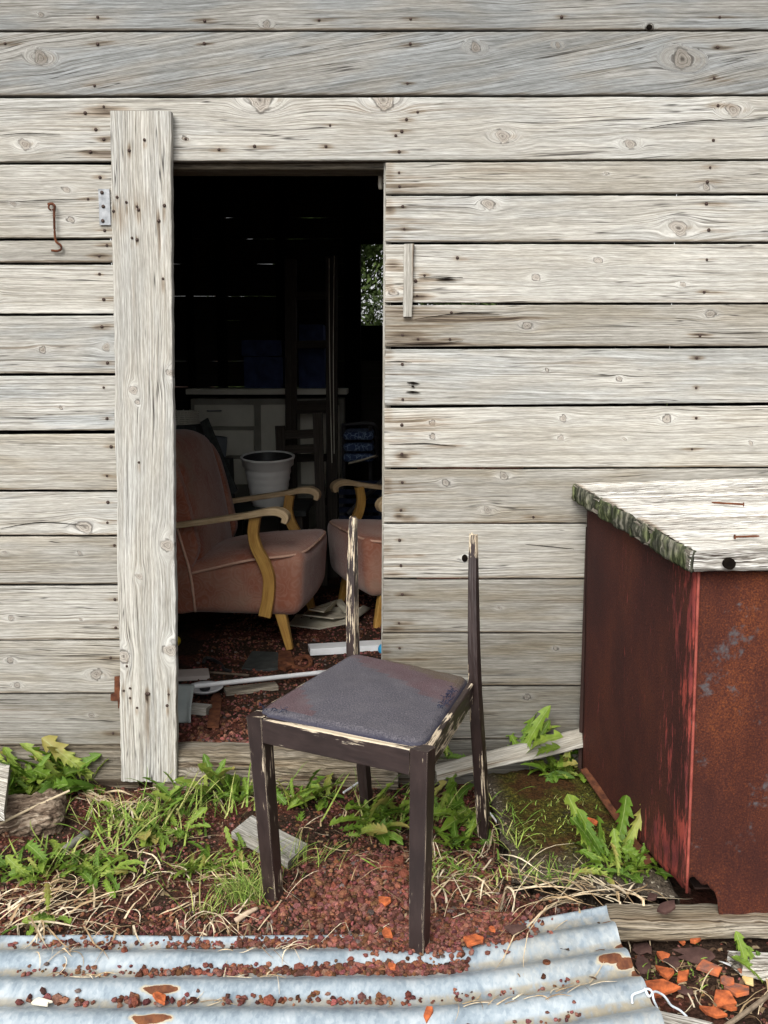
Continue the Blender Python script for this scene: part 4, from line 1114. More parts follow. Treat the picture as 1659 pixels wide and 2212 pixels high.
DF = [[j * (nx + 1) + i, j * (nx + 1) + i + 1, (j + 1) * (nx + 1) + i + 1, (j + 1) * (nx + 1) + i] for j in range(nz) for i in range(nx)]
o = child('pan', (np.array(DV), DF, {}), GREYPL, dp, True); md = o.modifiers.new('s', 'SOLIDIFY'); md.thickness = .004
child('brick_crumb', prism([G(a, b, FL0 + .012) for a, b in ((386, 1553), (392, 1534), (402, 1546), (398, 1556))], .008, (0, 0, 1)), TERRA, dp)
pa, pb = onF(404, 1486, FL0 + .035), onF(705, 1452, FL0 + .03)
pa = W(404, 1484, Yd + .10); pb = onF(720, 1450, FL0 + .012)
put('white_pipe', tube([pa, pa * .5 + pb * .5, pb], .0085, 12, 3), WHITEPL, smooth=True, label='long white plastic pipe lying across the doorway floor', cat='pipe')
pl = onF(443, 1497, FL0)
plate = empty('saucer', tuple(pl), label='white saucer with a black cap lying on it, beside dustpan', cat='saucer')
put('dish', lathe([(.001, .004), (.03, .004), (.052, .012), (.062, .020), (.064, .022), (.060, .024), (.03, .012), (.001, .011)], 32), WHITEPL, plate, True)
put('cap', lathe([(.017, .012), (.019, .016), (.018, .03), (.015, .032), (.001, .032)], 20), DARKPL, plate, True)
def timber(name, A, B, w, t, mat, label, cat='wood scrap', wd=(1, 0, 0), tone=1.0, seed=1, **kw):
    c = np.asarray(A, float)
    return put(name, bar(np.zeros(3), np.asarray(B) - c, wd, w, t, step=.012, nv=6, seed=seed, tone=tone, bev=.003, ragged=.001, **kw), mat, loc=tuple(c), label=label, cat=cat)
timber('board_piece', onF(486, 1494, FL0 + .008), onF(598, 1482, FL0 + .008), .055, .016, WOODBEAM, 'flat pale board piece under the white pipe', wd=(0, 1, 0), seed=81)
timber('wood_block', onF(412, 1530, FL0 + .014), onF(452, 1534, FL0 + .014), .045, .026, WOOD, 'small grey wood block right of the dustpan', wd=(0, 1, 0), seed=82)
q = onF(463, 1536, FL0 + .01)
rp = [G(a, b, FL0 + .01) for a, b in ((447, 1572), (456, 1512), (461, 1503), (470, 1501), (477, 1506), (479, 1514), (473, 1573))]
put('rusty_strap', prism([p - q for p in rp], .006, (0, 0, 1)), RUST, loc=tuple(q), label='flat rusty iron strap with rounded end on floor', cat='strap')

# ------------------------------------------------------------------ rusty bin
YN, YF = 1.83, 2.54
bin_ = empty('rusty_bin', (.9, 1.83, .05), label='rusty red steel bin covered by a bleached plank lid', cat='bin')
def grid(fn, nu, nv, attr):
    V, A = [], []
    for i in range(nu + 1):
        for j in range(nv + 1):
            V.append(fn(i / nu, j / nv)); A.append(attr(i / nu, j / nv))
    F = [[i * (nv + 1) + j, (i + 1) * (nv + 1) + j, (i + 1) * (nv + 1) + j + 1, i * (nv + 1) + j + 1] for i in range(nu) for j in range(nv)]
    return np.array(V), F, np.array(A)
bT, bB = W(1508, 1234, YN), W(1479, 1945, YN)
fT, fB = W(1268, 1088, YF), W(1257, 1668, YF)
def lp(u, v):     # u: near -> far, v: top -> bottom
    jag = .012 * abs(float(noise1(u * 9, 91, 1.0))) + .004 * float(noise1(u * 40, 92, 1.0))
    a = bT + (bB - bT) * v; b = fT + (fB - fT) * v
    p = a + (b - a) * u
    p[2] += (jag + .004 * (1 - u)) * (v ** 8)
    p[0] += .004 * float(noise2(u, v, 2.2)) + .0015 * float(noise2(u, v, 7))
    if v > .97 and u < .15: p[0] += .01
    return p
def mkpanel(name, V, F, A, label=None):
    o = child(name, (V, F, dict(side=A[:, 0], near=A[:, 1])), RUSTBIN, bin_, True, label=label)
    m = o.modifiers.new('s', 'SOLIDIFY'); m.thickness = .003; m.offset = 0
    return o
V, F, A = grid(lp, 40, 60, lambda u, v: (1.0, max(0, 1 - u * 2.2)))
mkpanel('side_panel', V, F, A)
cut_x = [1480, 1490, 1500, 1512, 1520, 1530, 1540, 1548, 1551, 1554, 1560, 1600, 1640, 1680, 1770]
cut_y = [1905, 1896, 1894, 1908, 1912, 1914, 1925, 1932, 1948, 1976, 1992, 1990, 1988, 1986, 1982]
frT = W(1770, 1244, YN - .01)
def fp(u, v):
    xt = 1507 + (1770 - 1507) * u; xb = 1480 + (1770 - 1480) * u
    a = W(xt, 1234, YN - .002); b = W(xb, float(np.interp(xb, cut_x, cut_y)) + 3 * float(noise1(u * 60, 93, 1)), YN - .002)
    p = a + (b - a) * v
    p[1] += .005 * float(noise2(u + 3, v, 3)) + .0018 * float(noise2(u, v + 5, 9)) + .0008 * float(noise2(u, v + 5, 25)) + .012 * v * v * u
    return p
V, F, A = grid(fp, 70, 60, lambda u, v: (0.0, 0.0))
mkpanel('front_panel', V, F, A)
# folded corner seam
child('corner_seam', tube([bT + V3(.0, -.004, 0), bT * .5 + bB * .5 + V3(.002, -.004, 0), bB + V3(.002, -.004, .02)], .0032, 6, 6), simple('red_paint_edge', (.16, .03, .022), (.34, .085, .06), 30, .7), bin_, True)
inner = simple('bin_inside', (.02, .010, .008), (.035, .018, .014), 20, .95)
xr = W(1770, 1600, YN)[0]
for nm, b in (('back_panel', ((fT[0] + xr) / 2, YF + .004, .42, xr - fT[0], .004, .72)), ('right_panel', (xr + .01, (YN + YF) / 2, .42, .004, YF - YN, .72)), ('bottom_panel', ((.68 + xr) / 2, (YN + YF) / 2 + .02, .09, xr - .68, YF - YN - .06, .004))):
    child(nm, box(*b), inner, bin_)
# lid planks
def E2(f):   # left end line of the lid, far -> near, top surface
    a, b = W(1237, 1044, 2.575), W(1492, 1187, 1.785); return a + (b - a) * f
def R2(f):
    a, b = W(1760, 1028, 2.575), W(2010, 1187, 1.785); p = a + (b - a) * f; return p
splits = [(0, .285), (.29, .60), (.604, 1.0)]
for i, (f0, f1) in enumerate(splits):
    st = [(E2(f0 * .5 + f1 * .5) + V3(.0, 0, 0), .012, .2, .75), (E2(f0 + .02) + V3(.3, 0, 0), .3, .006, .5)] 
    kn_ = []
    g = board(E2(f0), R2(f0), R2(f1), E2(f1), (0.0, 0.008, -.046), step=.007, vstep=.008, seed=101 + i, tone=1.0, warm=.25, bev=.006, ragged=.002, rough=.0022, jag0=.012, wave=.010, slope=.02, stains=st, nd=8)
    # moss and rot on the cut ends
    child('lid_plank', g, WOODPALE, bin_)
def mossy_end():
    k = M('rotten_mossy_end', .95, .1); p = k.obj()
    n = k.noise(k.vmul(p, (60, 60, 9)), 1, 4, .65); m2 = k.noise(p, 16, 3)
    col = k.ramp(n, [(.32, (.010, .011, .009)), (.50, (.060, .062, .045)), (.66, (.24, .225, .18))])
    col = k.mix(k.mr(m2, .42, .62, 0, .7), col, k.mix(1.0, col, (.75, .95, .45), 'MULTIPLY'))
    k.bump(n, 1.0, .006); return k.done(col)
mossend = mossy_end()
def me(u, v):
    p = E2(u); t_ = V3(0, .008, -.046)
    q = p + t_ * (v * 1.02 + .02 + .05 * float(noise1(u * 30, 94, 1)))
    q[0] += .004 - .006 * abs(float(noise2(u * 9, v, 5))) - .004 * math.sin(math.pi * v) - .005 * float(noise1(u * 22, 95, 1)) 
    return q
V, F, A = grid(me, 110, 8, lambda u, v: (0, 0))
oe = child('plank_end', (V, F, {}), mossend, bin_, True, label='dark mossy rotten ends of the lid planks'); md = oe.modifiers.new('s', 'SOLIDIFY'); md.thickness = .006; md.offset = 1
hk = W(1576, 1218, 1.778)
child('knot_hole', prism([hk + V3(.0125 * math.cos(a), .002 * math.sin(a), .0112 * math.sin(a)) for a in np.linspace(0, 2 * math.pi, 19)[:-1]], .006, (0, 1, 0)), VOID, bin_)  # black disc on the plank edge, hole shade put into its colour
def loose_nail(a, b, c, d, label):
    f1 = 0.0
    def top(px, py):
        # point on the sloping lid surface
        n = nrm(np.cross(E2(1) - E2(0), R2(0) - E2(0))); o0 = E2(0); v = ray(px, py); tt = np.dot(o0 - _C, n) / np.dot(v, n); return _C + v * tt
    A, B = top(a, b) + UP * .005, top(c, d) + UP * .005
    c0 = A.copy(); dr = nrm(B - A)
    g = join([tube([A - c0, B - dr * .006 - c0, B - c0], (.0024, .0024, .0004), 8, 2), tube([A - c0 - dr * .002, A - c0], .005, 8, 1)])
    put('nail', g, RUST, loc=tuple(c0), label=label, cat='nail', group='loose nails on the bin lid')
loose_nail(1605, 1094, 1538, 1090, 'loose rusty nail on the bin lid, the farther one')
loose_nail(1588, 1165, 1640, 1163, 'loose rusty nail on the bin lid, the nearer one')
a_, b_ = W(1262, 1662, 2.50), G(1402, 1862, .075)
put('rusty_angle_iron', shift(bar(np.zeros(3), b_ - a_, (1, 0, .3), .022, .008, step=.02, bev=.002), (0, 0, 0)), RUST, loc=tuple(a_), label='narrow rusty strip leaning along the foot of the bin', cat='iron strip')

# ------------------------------------------------------------------ slab, timbers, scrap wood
sl = [G(1040, 1668, .052), G(1290, 1640, .06), G(1470, 1930, .05), G(1112, 1892, .05)]
def sp_(u, v):
    p = (sl[0] * (1 - u) + sl[1] * u) * (1 - v) + (sl[3] * (1 - u) + sl[2] * u) * v
    e = min(u, 1 - u, v, 1 - v)
    p = p.copy(); p[2] += .006 * float(noise2(p[0], p[1], 14)) + .003 * float(noise2(p[0], p[1], 50)) + .002 * float(noise2(p[0], p[1], 120)) - .012 * math.exp(-e / .02)
    p[0] += .008 * float(noise1(v * 12, 131, 1)) * (1 - u); p[1] += .008 * float(noise1(u * 12, 132, 1)) * v
    return p
V, F, A = grid(sp_, 70, 80, lambda u, v: (float(smooth(.0, .16, u)) * float(smooth(1.0, .70, v)), 0))
nv1 = 81
rimi = [i * nv1 for i in range(71)][::-1] + [j for j in range(1, 81)] + [i * nv1 + 80 for i in range(1, 71)]
b0 = len(V); low = V[rimi].copy(); low[:, 2] = -.05
for k_ in range(len(low)): low[k_, :2] += .006 * float(noise1(k_ * .4, 133, 1))
V = np.vstack([V, low]); F = F + [[rimi[i], b0 + i, b0 + i + 1, rimi[i + 1]] for i in range(len(rimi) - 1)]
put('concrete_slab', (V, F, dict(moss=np.concatenate([A[:, 0], np.zeros(len(low))]))), CONCRETE, smooth=True, label='mossy broken concrete slab beside the rusty bin', cat='slab', kind='thing')

g = board(W(1318, 1996, 1.80), W(1760, 1994, 1.80), W(1760, 2030, 1.79), W(1334, 2038, 1.79), (0, .075, .004), step=.008, vstep=.006, seed=111, tone=.72, warm=.9, bev=.010, ragged=.003, rough=.003, jag0=.018, wave=.01,
          stains=[(W(1420, 2030, 1.8), .15, .006, .7), (W(1560, 1990, 1.8), .3, .006, .5)])
c = g[0].mean(0); put('timber_beam', (g[0] - c, g[1], g[2]), WOODBEAM, loc=tuple(c), label='old squared timber lying under the front of the bin', cat='beam', kind='thing')
g = board(W(936, 1656, 2.47), W(1268, 1571, 2.55), W(1268, 1614, 2.53), W(940, 1690, 2.45), (0, .022, -.006), step=.007, vstep=.006, seed=112, tone=.90, warm=.7, bev=.004, ragged=.002, rough=.0012, jag0=.012,
          stains=[(W(1180, 1600, 2.5), .012, .004, .8), (W(1150, 1605, 2.5), .012, .004, .8), (W(1215, 1590, 2.5), .012, .004, .8), (W(1000, 1665, 2.5), .2, .005, .5)])
c = g[0].mean(0); put('loose_plank', (g[0] - c, g[1], g[2]), WOOD, loc=tuple(c), label='pale loose plank leaning between wall and concrete slab', cat='plank')

def scrap(name, px, thick, label, mat=WOOD, z=.02, seed=120, lift=(0, 0, 0, 0), cat='wood scrap', **kw):
    P = [onG(a, b, z + l) for (a, b), l in zip(px, lift)]
    n = -nrm(np.cross(P[1] - P[0], P[3] - P[0])); n = n if n[2] > 0 else -n
    g = board(P[0], P[1], P[2], P[3], -n * thick, step=.007, vstep=.006, seed=seed, bev=.003, ragged=.0012, rough=.001, **kw)
    c = g[0].mean(0)
    return put(name, (g[0] - c, g[1], g[2]), mat, loc=tuple(c), label=label, cat=cat)
scrap('wood_offcut', [(545, 1760), (665, 1822), (622, 1862), (500, 1796)], .020, 'short grey board offcut behind the chair front leg', z=.022, seed=121, tone=.78, warm=.5)
scrap('wood_offcut', [(-40, 1640), (21, 1648), (8, 1755), (-50, 1745)], .025, 'bleached board end at the left edge of the photo', WOODPALE, z=.10, seed=122, tone=1.0)
scrap('plank_end', [(1566, 2052), (1740, 2060), (1740, 2118), (1600, 2086)], .024, 'split grey plank end among the shards at right', WOODPALE, z=.035, seed=123, tone=.85, jag0=.03)
scrap('split_board', [(1284, 2150), (1540, 2208), (1500, 2260), (1278, 2172)], .020, 'split grey board lying over the sheet corner', WOODPALE, z=.06, seed=124, tone=.72, jag0=.01)

# weathered log stump on the left
def flaky():
    k = M('flaky_bark', .95, .1); p = k.obj()
    n = k.noise(k.vmul(p, (9, 22, 60)), 1, 4, .65, 1.2)
    k.bump(n, 1.0, .012)
    return k.done(k.ramp(n, [(.34, (.03, .02, .014)), (.47, (.12, .085, .06)), (.60, (.27, .215, .16)), (.72, (.42, .36, .29))]))
FLAKY = flaky()
lg = onG(55, 1775, .0)
def logf(Q):
    Q = Q.copy(); a = np.arctan2(Q[:, 2], Q[:, 1])
    r = 1 + .13 * noise2(Q[:, 0] * 6, a * 1.2, 3) + .10 * noise2(Q[:, 0] * 30, a * 3, 2.4) + .06 * noise2(Q[:, 0] * 80, a * 9, 2)
    Q[:, 1:] *= r[:, None]; return Q
put('log_stump', rbox(.23, .17, .085, .04, 60, logf), FLAKY, smooth=True, loc=(lg[0] - .01, lg[1], lg[2] + .012), rot=(0, -.05, .25), label='rotting bark covered log chunk at the left edge', cat='log')
a_, b_ = onG(140, 1836, .012), onG(188, 1800, .016)
put('branch_piece', tube([a_ - a_, (b_ - a_) * .5, b_ - a_], .0105, 9, 4), simple('grey_bark', (.10, .095, .08), (.22, .21, .18), 60, .9, bump=.6), smooth=True, loc=tuple(a_), label='short thick grey branch piece on the gravel', cat='branch')
put('long_stem', tube([onG(-5, 1782, .05), onG(70, 1745, .06), onG(150, 1708, .07)], .0032, 6, 4), simple('pale_stem', (.42, .34, .22), (.58, .48, .33), 40, .8), label='long pale dry stem lying over the log chunk', cat='stem')

# ------------------------------------------------------------------ corrugated sheet
Yv = [G(300, y, -.004)[1] for y in (2052, 2112, 2176)]
pitch = (Yv[0] - Yv[2]) / 2; YS0 = Yv[1]
AMP = .0075
def rise(x): return .066 * np.clip((np.asarray(x) - .03) / .44, 0, 2) ** 1.5
def sheet_z(x, y): 
    ph = (y - YS0) / pitch * 2 * math.pi
    return .012 - AMP * np.cos(ph) + rise(x) + .0022 * noise2(x, y, 6) + .0012 * noise2(x, y, 15) + .004 * noise1(x, 140, 1.6)
sx = np.concatenate([np.arange(-1.5, -.9, .04), np.arange(-.9, .508, .009)]); sy_ = np.arange(1.22, G(300, 2023, .01)[1] + .002, .004)
SX, SY = np.meshgrid(sx, sy_, indexing='ij')
edge_x = .480 + .006 * noise1(SY, 141, 9) + (1.75 - SY) * .05
SXr = np.minimum(SX, edge_x)
SZ = sheet_z(SXr, SY)
SYr = SY + .006 * noise1(SXr, 142, 5) * (SY > sy_[-1] - .03)
def onS(px, py):
    p = G(px, py, .03)
    for _ in range(8): p = G(px, py, float(sheet_z(p[0], p[1])))
    return p
spots = [(onS(1318, 2070), .024, .015), (onS(1352, 2082), .022, .012), (onS(1385, 2104), .024, .016), (onS(1345, 2044), .018, .010), (onS(1310, 1992), .010, .006)] + [(G(345, 2130, .02), .038, .010), (G(325, 2196, .02), .040, .010), ]
RU = np.zeros_like(SX)
for c, la, lb in spots: RU = np.maximum(RU, 1.1 * np.exp(-(((SXr - c[0]) / la) ** 2 + ((SY - c[1] - .004 * noise1(SXr, 145, 40)) / lb) ** 2) ** 1.2) * (1 + .35 * noise2(SXr, SY, 90)))
ph = np.cos((SY - YS0) / pitch * 2 * math.pi)
DI = np.clip((ph - .45) / .4, 0, 1) * (.75 + .25 * noise2(SXr, SY * 3, 8))
DI = np.maximum(DI, .45 * smooth(.0, .35, SXr) * smooth(-.6, .6, noise2(SXr, SY, 6)))
DI = np.maximum(DI, smooth(.25, .8, ph) * smooth(-.05, .12, SXr) * smooth(1.75, 1.60, SY))
nys = len(sy_); ii = np.arange(len(sx) - 1)[:, None] * nys + np.arange(nys - 1)[None]
SF = np.stack([ii, ii + nys, ii + nys + 1, ii + 1], -1).reshape(-1, 4)
sheet = obj('corrugated_sheet', mesh('corrugated_sheet', np.stack([SXr, SYr, SZ], -1).reshape(-1, 3), SF, dict(rd=np.stack([RU, DI, np.zeros_like(DI)], -1).reshape(-1, 3)), True), ZINC,
            label='pale blue corrugated galvanised sheet with rust spots on the ground', cat='metal sheet')
md = sheet.modifiers.new('s', 'SOLIDIFY'); md.thickness = .0018
p = G(1181, 2070, .065); z_ = float(sheet_z(p[0], p[1]))
obj('nail_washer', mesh('w', *lathe([(.008, 0), (.008, .002), (.0035, .003), (.0032, -.001)], 14)[:2]), RUST, sheet, loc=(p[0], p[1], z_ + .001))

# ------------------------------------------------------------------ gravel, stones
t5 = (1 + 5 ** .5) / 2
ICO_V = np.array([(-1, t5, 0), (1, t5, 0), (-1, -t5, 0), (1, -t5, 0), (0, -1, t5), (0, 1, t5), (0, -1, -t5), (0, 1, -t5), (t5, 0, -1), (t5, 0, 1), (-t5, 0, -1), (-t5, 0, 1)]) / math.sqrt(1 + t5 * t5)
ICO_F = np.array([(0, 11, 5), (0, 5, 1), (0, 1, 7), (0, 7, 10), (0, 10, 11), (1, 5, 9), (5, 11, 4), (11, 10, 2), (10, 7, 6), (7, 1, 8), (3, 9, 4), (3, 4, 2), (3, 2, 6), (3, 6, 8), (3, 8, 9), (4, 9, 5), (2, 4, 11), (6, 2, 10), (8, 6, 7), (9, 8, 1)])
def stones(P, R):
    n = len(P); jit = 1 + rng.uniform(-.34, .34, (n, 12, 1))
    Vv = ICO_V[None] * jit * rng.uniform(.65, 1.25, (n, 1, 3))
    a = rng.uniform(0, 6.28, n); b = rng.uniform(-.6, .6, n)
    ca, sa, cb, sb = np.cos(a), np.sin(a), np.cos(b), np.sin(b)
    x = Vv[..., 0] * ca[:, None] - Vv[..., 1] * sa[:, None]; y = Vv[..., 0] * sa[:, None] + Vv[..., 1] * ca[:, None]; z = Vv[..., 2]
    y, z = y * cb[:, None] - z * sb[:, None], y * sb[:, None] + z * cb[:, None]
    Vv = np.stack([x, y, z * .8], -1) * R[:, None, None] + P[:, None, :]
    F = (ICO_F[None] + np.arange(n)[:, None, None] * 12).reshape(-1, 3)
    k = rng.uniform(.35, 1.55, (n, 1)) ; grey = rng.uniform(0, 1, (n, 1))
    c = np.where(grey < .025, np.array([[.13, .105, .095]]), np.array([[.170, .074, .053]]) + rng.uniform(-.025, .025, (n, 3)) * np.array([[1, .6, .6]])) * k
    return Vv.reshape(-1, 3), F, np.repeat(c, 12, 0)
PP, RR = [], []
n = 38000
x = rng.uniform(-1.15, .50, n); y = rng.uniform(1.84, 2.62, n)
dens = .05 + 1.0 * np.exp(-((x - .03) / .26) ** 2 - ((y - 1.95) / .20) ** 2) + .55 * np.exp(-((y - 1.88) / .05) ** 2) + .35 * smooth(.1, .6, noise2(x, y, 5)) + .3 * np.exp(-((x + .55) / .12) ** 2 - ((y - 2.25) / .1) ** 2)
keep = rng.uniform(0, 1, n) < dens; x, y = x[keep], y[keep]
r = .0026 + .0068 * rng.beta(1.2, 4.6, len(x)) * (1 + .8 * np.exp(-((x - .03) / .3) ** 2 - ((y - 2.02) / .2) ** 2))
PP.append(np.stack([x, y, gh(x, y) + r * rng.uniform(.0, .7, len(x))], -1)); RR.append(r)
n = 16000                                           # fine grit between the stones
x = rng.uniform(-1.1, .48, n); y = rng.uniform(1.86, 2.62, n)
keep = rng.uniform(0, 1, n) < .25 + .9 * np.exp(-((x - .0) / .4) ** 2 - ((y - 2.0) / .25) ** 2); x, y = x[keep], y[keep]
r = rng.uniform(.0012, .0032, len(x)); PP.append(np.stack([x, y, gh(x, y) + r * .4], -1)); RR.append(r)
n = 7000                                            # shed floor
x = rng.uniform(-.75, .12, n); y = 2.68 + 2.0 * rng.uniform(0, 1, n) ** 1.5
r = .003 + .008 * rng.beta(1.2, 4, n) * np.where(y < 3.0, 1.2, .8)
PP.append(np.stack([x, y, gh(x, y) + r * .3], -1)); RR.append(r)
# gravel caught in the corrugations
def valley(i, px0, px1, cnt, sz=1.0):
    Yc = YS0 - (i - 1) * pitch * 1.0
    x0, x1 = G(px0, 2052 + 62 * i, 0)[0], G(px1, 2052 + 62 * i, 0)[0]
    x = rng.uniform(x0, x1, cnt); y = Yc + rng.normal(.006, .0065, cnt)
    r = (.003 + .006 * rng.beta(1.4, 2.6, cnt)) * sz
    PP.append(np.stack([x, y, sheet_z(x, y) + r * .55], -1)); RR.append(r)
valley(0, 95, 250, 26); valley(0, 360, 480, 36); valley(0, 500, 1000, 300, 1.1); valley(0, 700, 960, 240, 1.2)
valley(1, 300, 560, 90, 1.1); valley(1, 480, 1010, 330, 1.1); valley(1, 640, 1000, 200, 1.1); valley(1, 60, 200, 8)
valley(2, 40, 130, 12, 1.2); valley(2, 130, 200, 14); valley(2, 240, 430, 42, 1.25); valley(2, 480, 520, 8); valley(2, 520, 900, 60, 1.0); valley(1, 20, 300, 40, .7); valley(0, 20, 560, 90, .8); valley(2, 700, 1250, 60, .7); valley(1, 700, 1010, 300, .8); valley(0, 560, 1000, 300, .8)
valley(3, 700, 1250, 40, .8)
# heap that has slid over the sheet round the chair foot
n = 3600
c = G(965, 2030, .02); x = c[0] + rng.normal(0, .075, n); y = c[1] + .012 + rng.normal(0, .026, n); k = (x < .36) & (x > -.2)
x, y = x[k], y[k]; r = .003 + .006 * rng.beta(1.4, 3, len(x)); hp_ = .014 * np.exp(-((x - c[0]) / .10) ** 2 - ((y - c[1]) / .06) ** 2)
PP.append(np.stack([x, y, np.maximum(sheet_z(x, y), gh(x, y)) + hp_ * rng.uniform(.2, 1, len(x)) + r * .3], -1)); RR.append(r)
n = 260                                             # among the shards
x = rng.uniform(.46, .85, n); y = rng.uniform(1.45, 1.80, n); r = .002 + .004 * rng.beta(1.3, 3, n)
PP.append(np.stack([x, y, gh(x, y) + r * .3], -1)); RR.append(r)
V, F, C = stones(np.vstack(PP), np.concatenate(RR))
obj('gravel', mesh('gravel', V, F, dict(sc=C)), GRAVEL, kind='stuff', label='red brown lava gravel strewn before and inside the shed', cat='gravel')
# the few stones big enough to pick out
for i, (px, py, rad, lab) in enumerate(((838, 1872, .020, 'large red lava stone left of the others behind the chair leg'), (862, 1860, .021, 'largest red lava stone behind the chair front leg'), (872, 1888, .014, 'red lava stone below the largest one'),
        (720, 1912, .012, 'round dark red stone in the middle of the gravel'), (292, 2163, .013, 'dark red pebble on the sheet beside the orange shard'), (583, 2160, .011, 'dark red pebble alone in the sheet groove'), (745, 1905, .012, 'flat red stone between the chair legs'), (268, 2055, .012, 'long red stone in the far sheet groove'))):
    p = onG(px, py, .008) if py < 2010 else G(px, py, .012)
    V, F, C = stones(np.zeros((1, 3)), np.array([rad]))
    bmv = V; o = put('lava_stone', (V, F, dict(sc=C * 0 + np.array([[.19, .065, .042]]))), GRAVEL, loc=tuple(p), label=lab, cat='stone', group='larger lava stones')
    m = o.modifiers.new('s', 'SUBSURF'); m.levels = 2; m.render_levels = 2; m.subdivision_type = 'SIMPLE'
    tx = bpy.data.textures.new('t', 'CLOUDS'); tx.noise_scale = .008; dm = o.modifiers.new('d', 'DISPLACE'); dm.texture = tx; dm.strength = .006; dm.mid_level = .5

# ------------------------------------------------------------------ dandelions
def leaf_mesh(L, Wd, teeth, up0, up1, seed, deep=.62, entire=False):
    """one toothed leaf from the origin along +X, rising at angle up0 and bending to up1"""
    r = random.Random(seed)
    pts = []            # (t, half width, x shift)
    if entire:
        for i in range(13):
            t = i / 12; pts.append((t, Wd * (math.sin(math.pi * min(1, t * .93 + .05)) ** .8) * (1 if t > .35 else .35 + t * 1.85), 0))
    else:
        pts.append((0, .0022, 0)); pts.append((.12, .003, 0))
        for i in range(teeth):
            t = .16 + .64 * i / teeth; b = Wd * (.30 + .70 * math.sin(math.pi * (.12 + .70 * i / teeth)))
            b *= r.uniform(.8, 1.15)
            dt = .64 / teeth
            pts.append((t, b * (1 - deep), 0)); pts.append((t + dt * .30, b, -dt * .55)); pts.append((t + dt * .62, b * .62, 0)); 
        pts.append((.82, Wd * .42, 0)); pts.append((.845, Wd * .92, -.03)); pts.append((.92, Wd * .62, 0)); pts.append((.97, Wd * .28, 0)); pts.append((1.0, .0006, 0))
    N = 40; ang = np.linspace(up0, up1, N); cx = np.concatenate([[0], np.cumsum(np.cos(ang))]) / N * L; cz = np.concatenate([[0], np.cumsum(np.sin(ang))]) / N * L
    tt = np.linspace(0, 1, N + 1)
    V, A, F = [], [], []
    tw = r.uniform(-.5, .5); bend = r.uniform(-.10, .10)
    for (t, w, sh) in pts:
        t1 = min(max(t + sh, 0), 1)
        c = V3(np.interp(t, tt, cx), bend * L * t * t, np.interp(t, tt, cz)); e = V3(np.interp(t1, tt, cx), bend * L * t1 * t1, np.interp(t1, tt, cz))
        a = np.interp(t, np.linspace(0, 1, N), ang); nv_ = V3(-math.sin(a), 0, math.cos(a))
        tws = tw * t
        for s in (-1, 1):
            ww = w * r.uniform(.88, 1.12)
            sd = V3(0, math.cos(tws), 0) + nv_ * math.sin(tws)
            V.append(e + s * sd * ww + nv_ * (ww * .38 + r.uniform(-.12, .12) * ww)); A.append((1, t, 0))
            V.append(e * .5 + c * .5 + s * sd * ww * .5 + nv_ * ww * .10); A.append((.5, t, 0))
        V.append(c); A.append((0, t, 0))
    for i in range(len(pts) - 1):
        a, b = i * 5, (i + 1) * 5
        F += [[a + 0, a + 1, b + 1, b + 0], [a + 1, a + 4, b + 4, b + 1], [a + 4, a + 3, b + 3, b + 4], [a + 3, a + 2, b + 2, b + 3]]
    me_ = mesh('leaf', np.array(V), F, dict(lf=np.array(A, float)), True); me_.materials.append(LEAF); return me_
D = math.radians
FLATL = [leaf_mesh(1, .15 + .03 * (i % 3), 4 + i % 3, D(38 - 4 * i), D(-18 - 5 * i), 300 + i, .55) for i in range(5)]
MIDL = [leaf_mesh(1, .15 + .025 * (i % 3), 4 + i % 3, D(62 - 5 * i), D(5 - 12 * i), 320 + i, .5) for i in range(5)]
UPL = [leaf_mesh(1, .13 + .02 * (i % 3), 4 + i % 2, D(84 - 5 * i), D(48 - 9 * i), 340 + i, .5) for i in range(4)]
ROUND = [leaf_mesh(1, .16, 0, D(60 - 15 * i), D(0 - 12 * i), 360 + i, entire=True) for i in range(3)]
def plant(px, py, n, L, up, label, lift=0.0, spread=6.28, face=0.0, jitter=.012, z=None, rounds=.12):
    b = onG(px, py) if z is None else G(px, py, z)
    b = b + V3(0, 0, lift)
    r = empty('dandelion', tuple(b), label=label, cat='plant', group='dandelions round the shed')
    n = int(n * 1.6); L = L * .92
    for i in range(n):
        q = random.random(); pool = UPL if q < up else (MIDL if q < up + (1 - up) * .55 else FLATL)
        if random.random() < rounds: pool = ROUND
        az = face + rnd(-.5, .5) * spread
        o = bpy.data.objects.new('leaf', random.choice(pool)); COL.objects.link(o); o.parent = r
        k = L * rnd(.42, 1.30)
        o.location = (rnd(-1, 1) * jitter * 2.4, rnd(-1, 1) * jitter * 1.6, rnd(-.002, .003)); o.rotation_euler = Euler((rnd(-.7, .7), rnd(-.30, .30), az), 'XYZ')
        o.scale = (k, k * rnd(.62, 1.05), k)
    return r
plant(85, 1702, 24, .165, .60, 'big leafy dandelion clump left of the upright post', lift=.0, jitter=.03)
plant(160, 1698, 26, .185, .65, 'tall dandelion clump against the wall beside the post', jitter=.03)
plant(50, 1715, 12, .10, .2, 'low dandelion before the bleached board end at left', jitter=.02)
plant(372, 1748, 12, .115, .45, 'dandelion at the right corner of the upright post foot')
plant(470, 1715, 13, .13, .5, 'dandelion before the doorway sill, left one')
plant(525, 1735, 9, .10, .35, 'dandelion just left of the chair front leg')
plant(330, 1800, 15, .095, .10, 'flat dandelion rosette behind the straw')
plant(268, 1765, 8, .08, .1, 'small dandelion rosette under the post')
plant(395, 1800, 10, .085, .15, 'dandelion rosette in the middle of the dirt patch')
plant(60, 1895, 18, .095, .12, 'wide dandelion rosette at the left edge, lower one', jitter=.03)
plant(155, 1870, 16, .095, .15, 'wide dandelion rosette below the branch piece', jitter=.03)
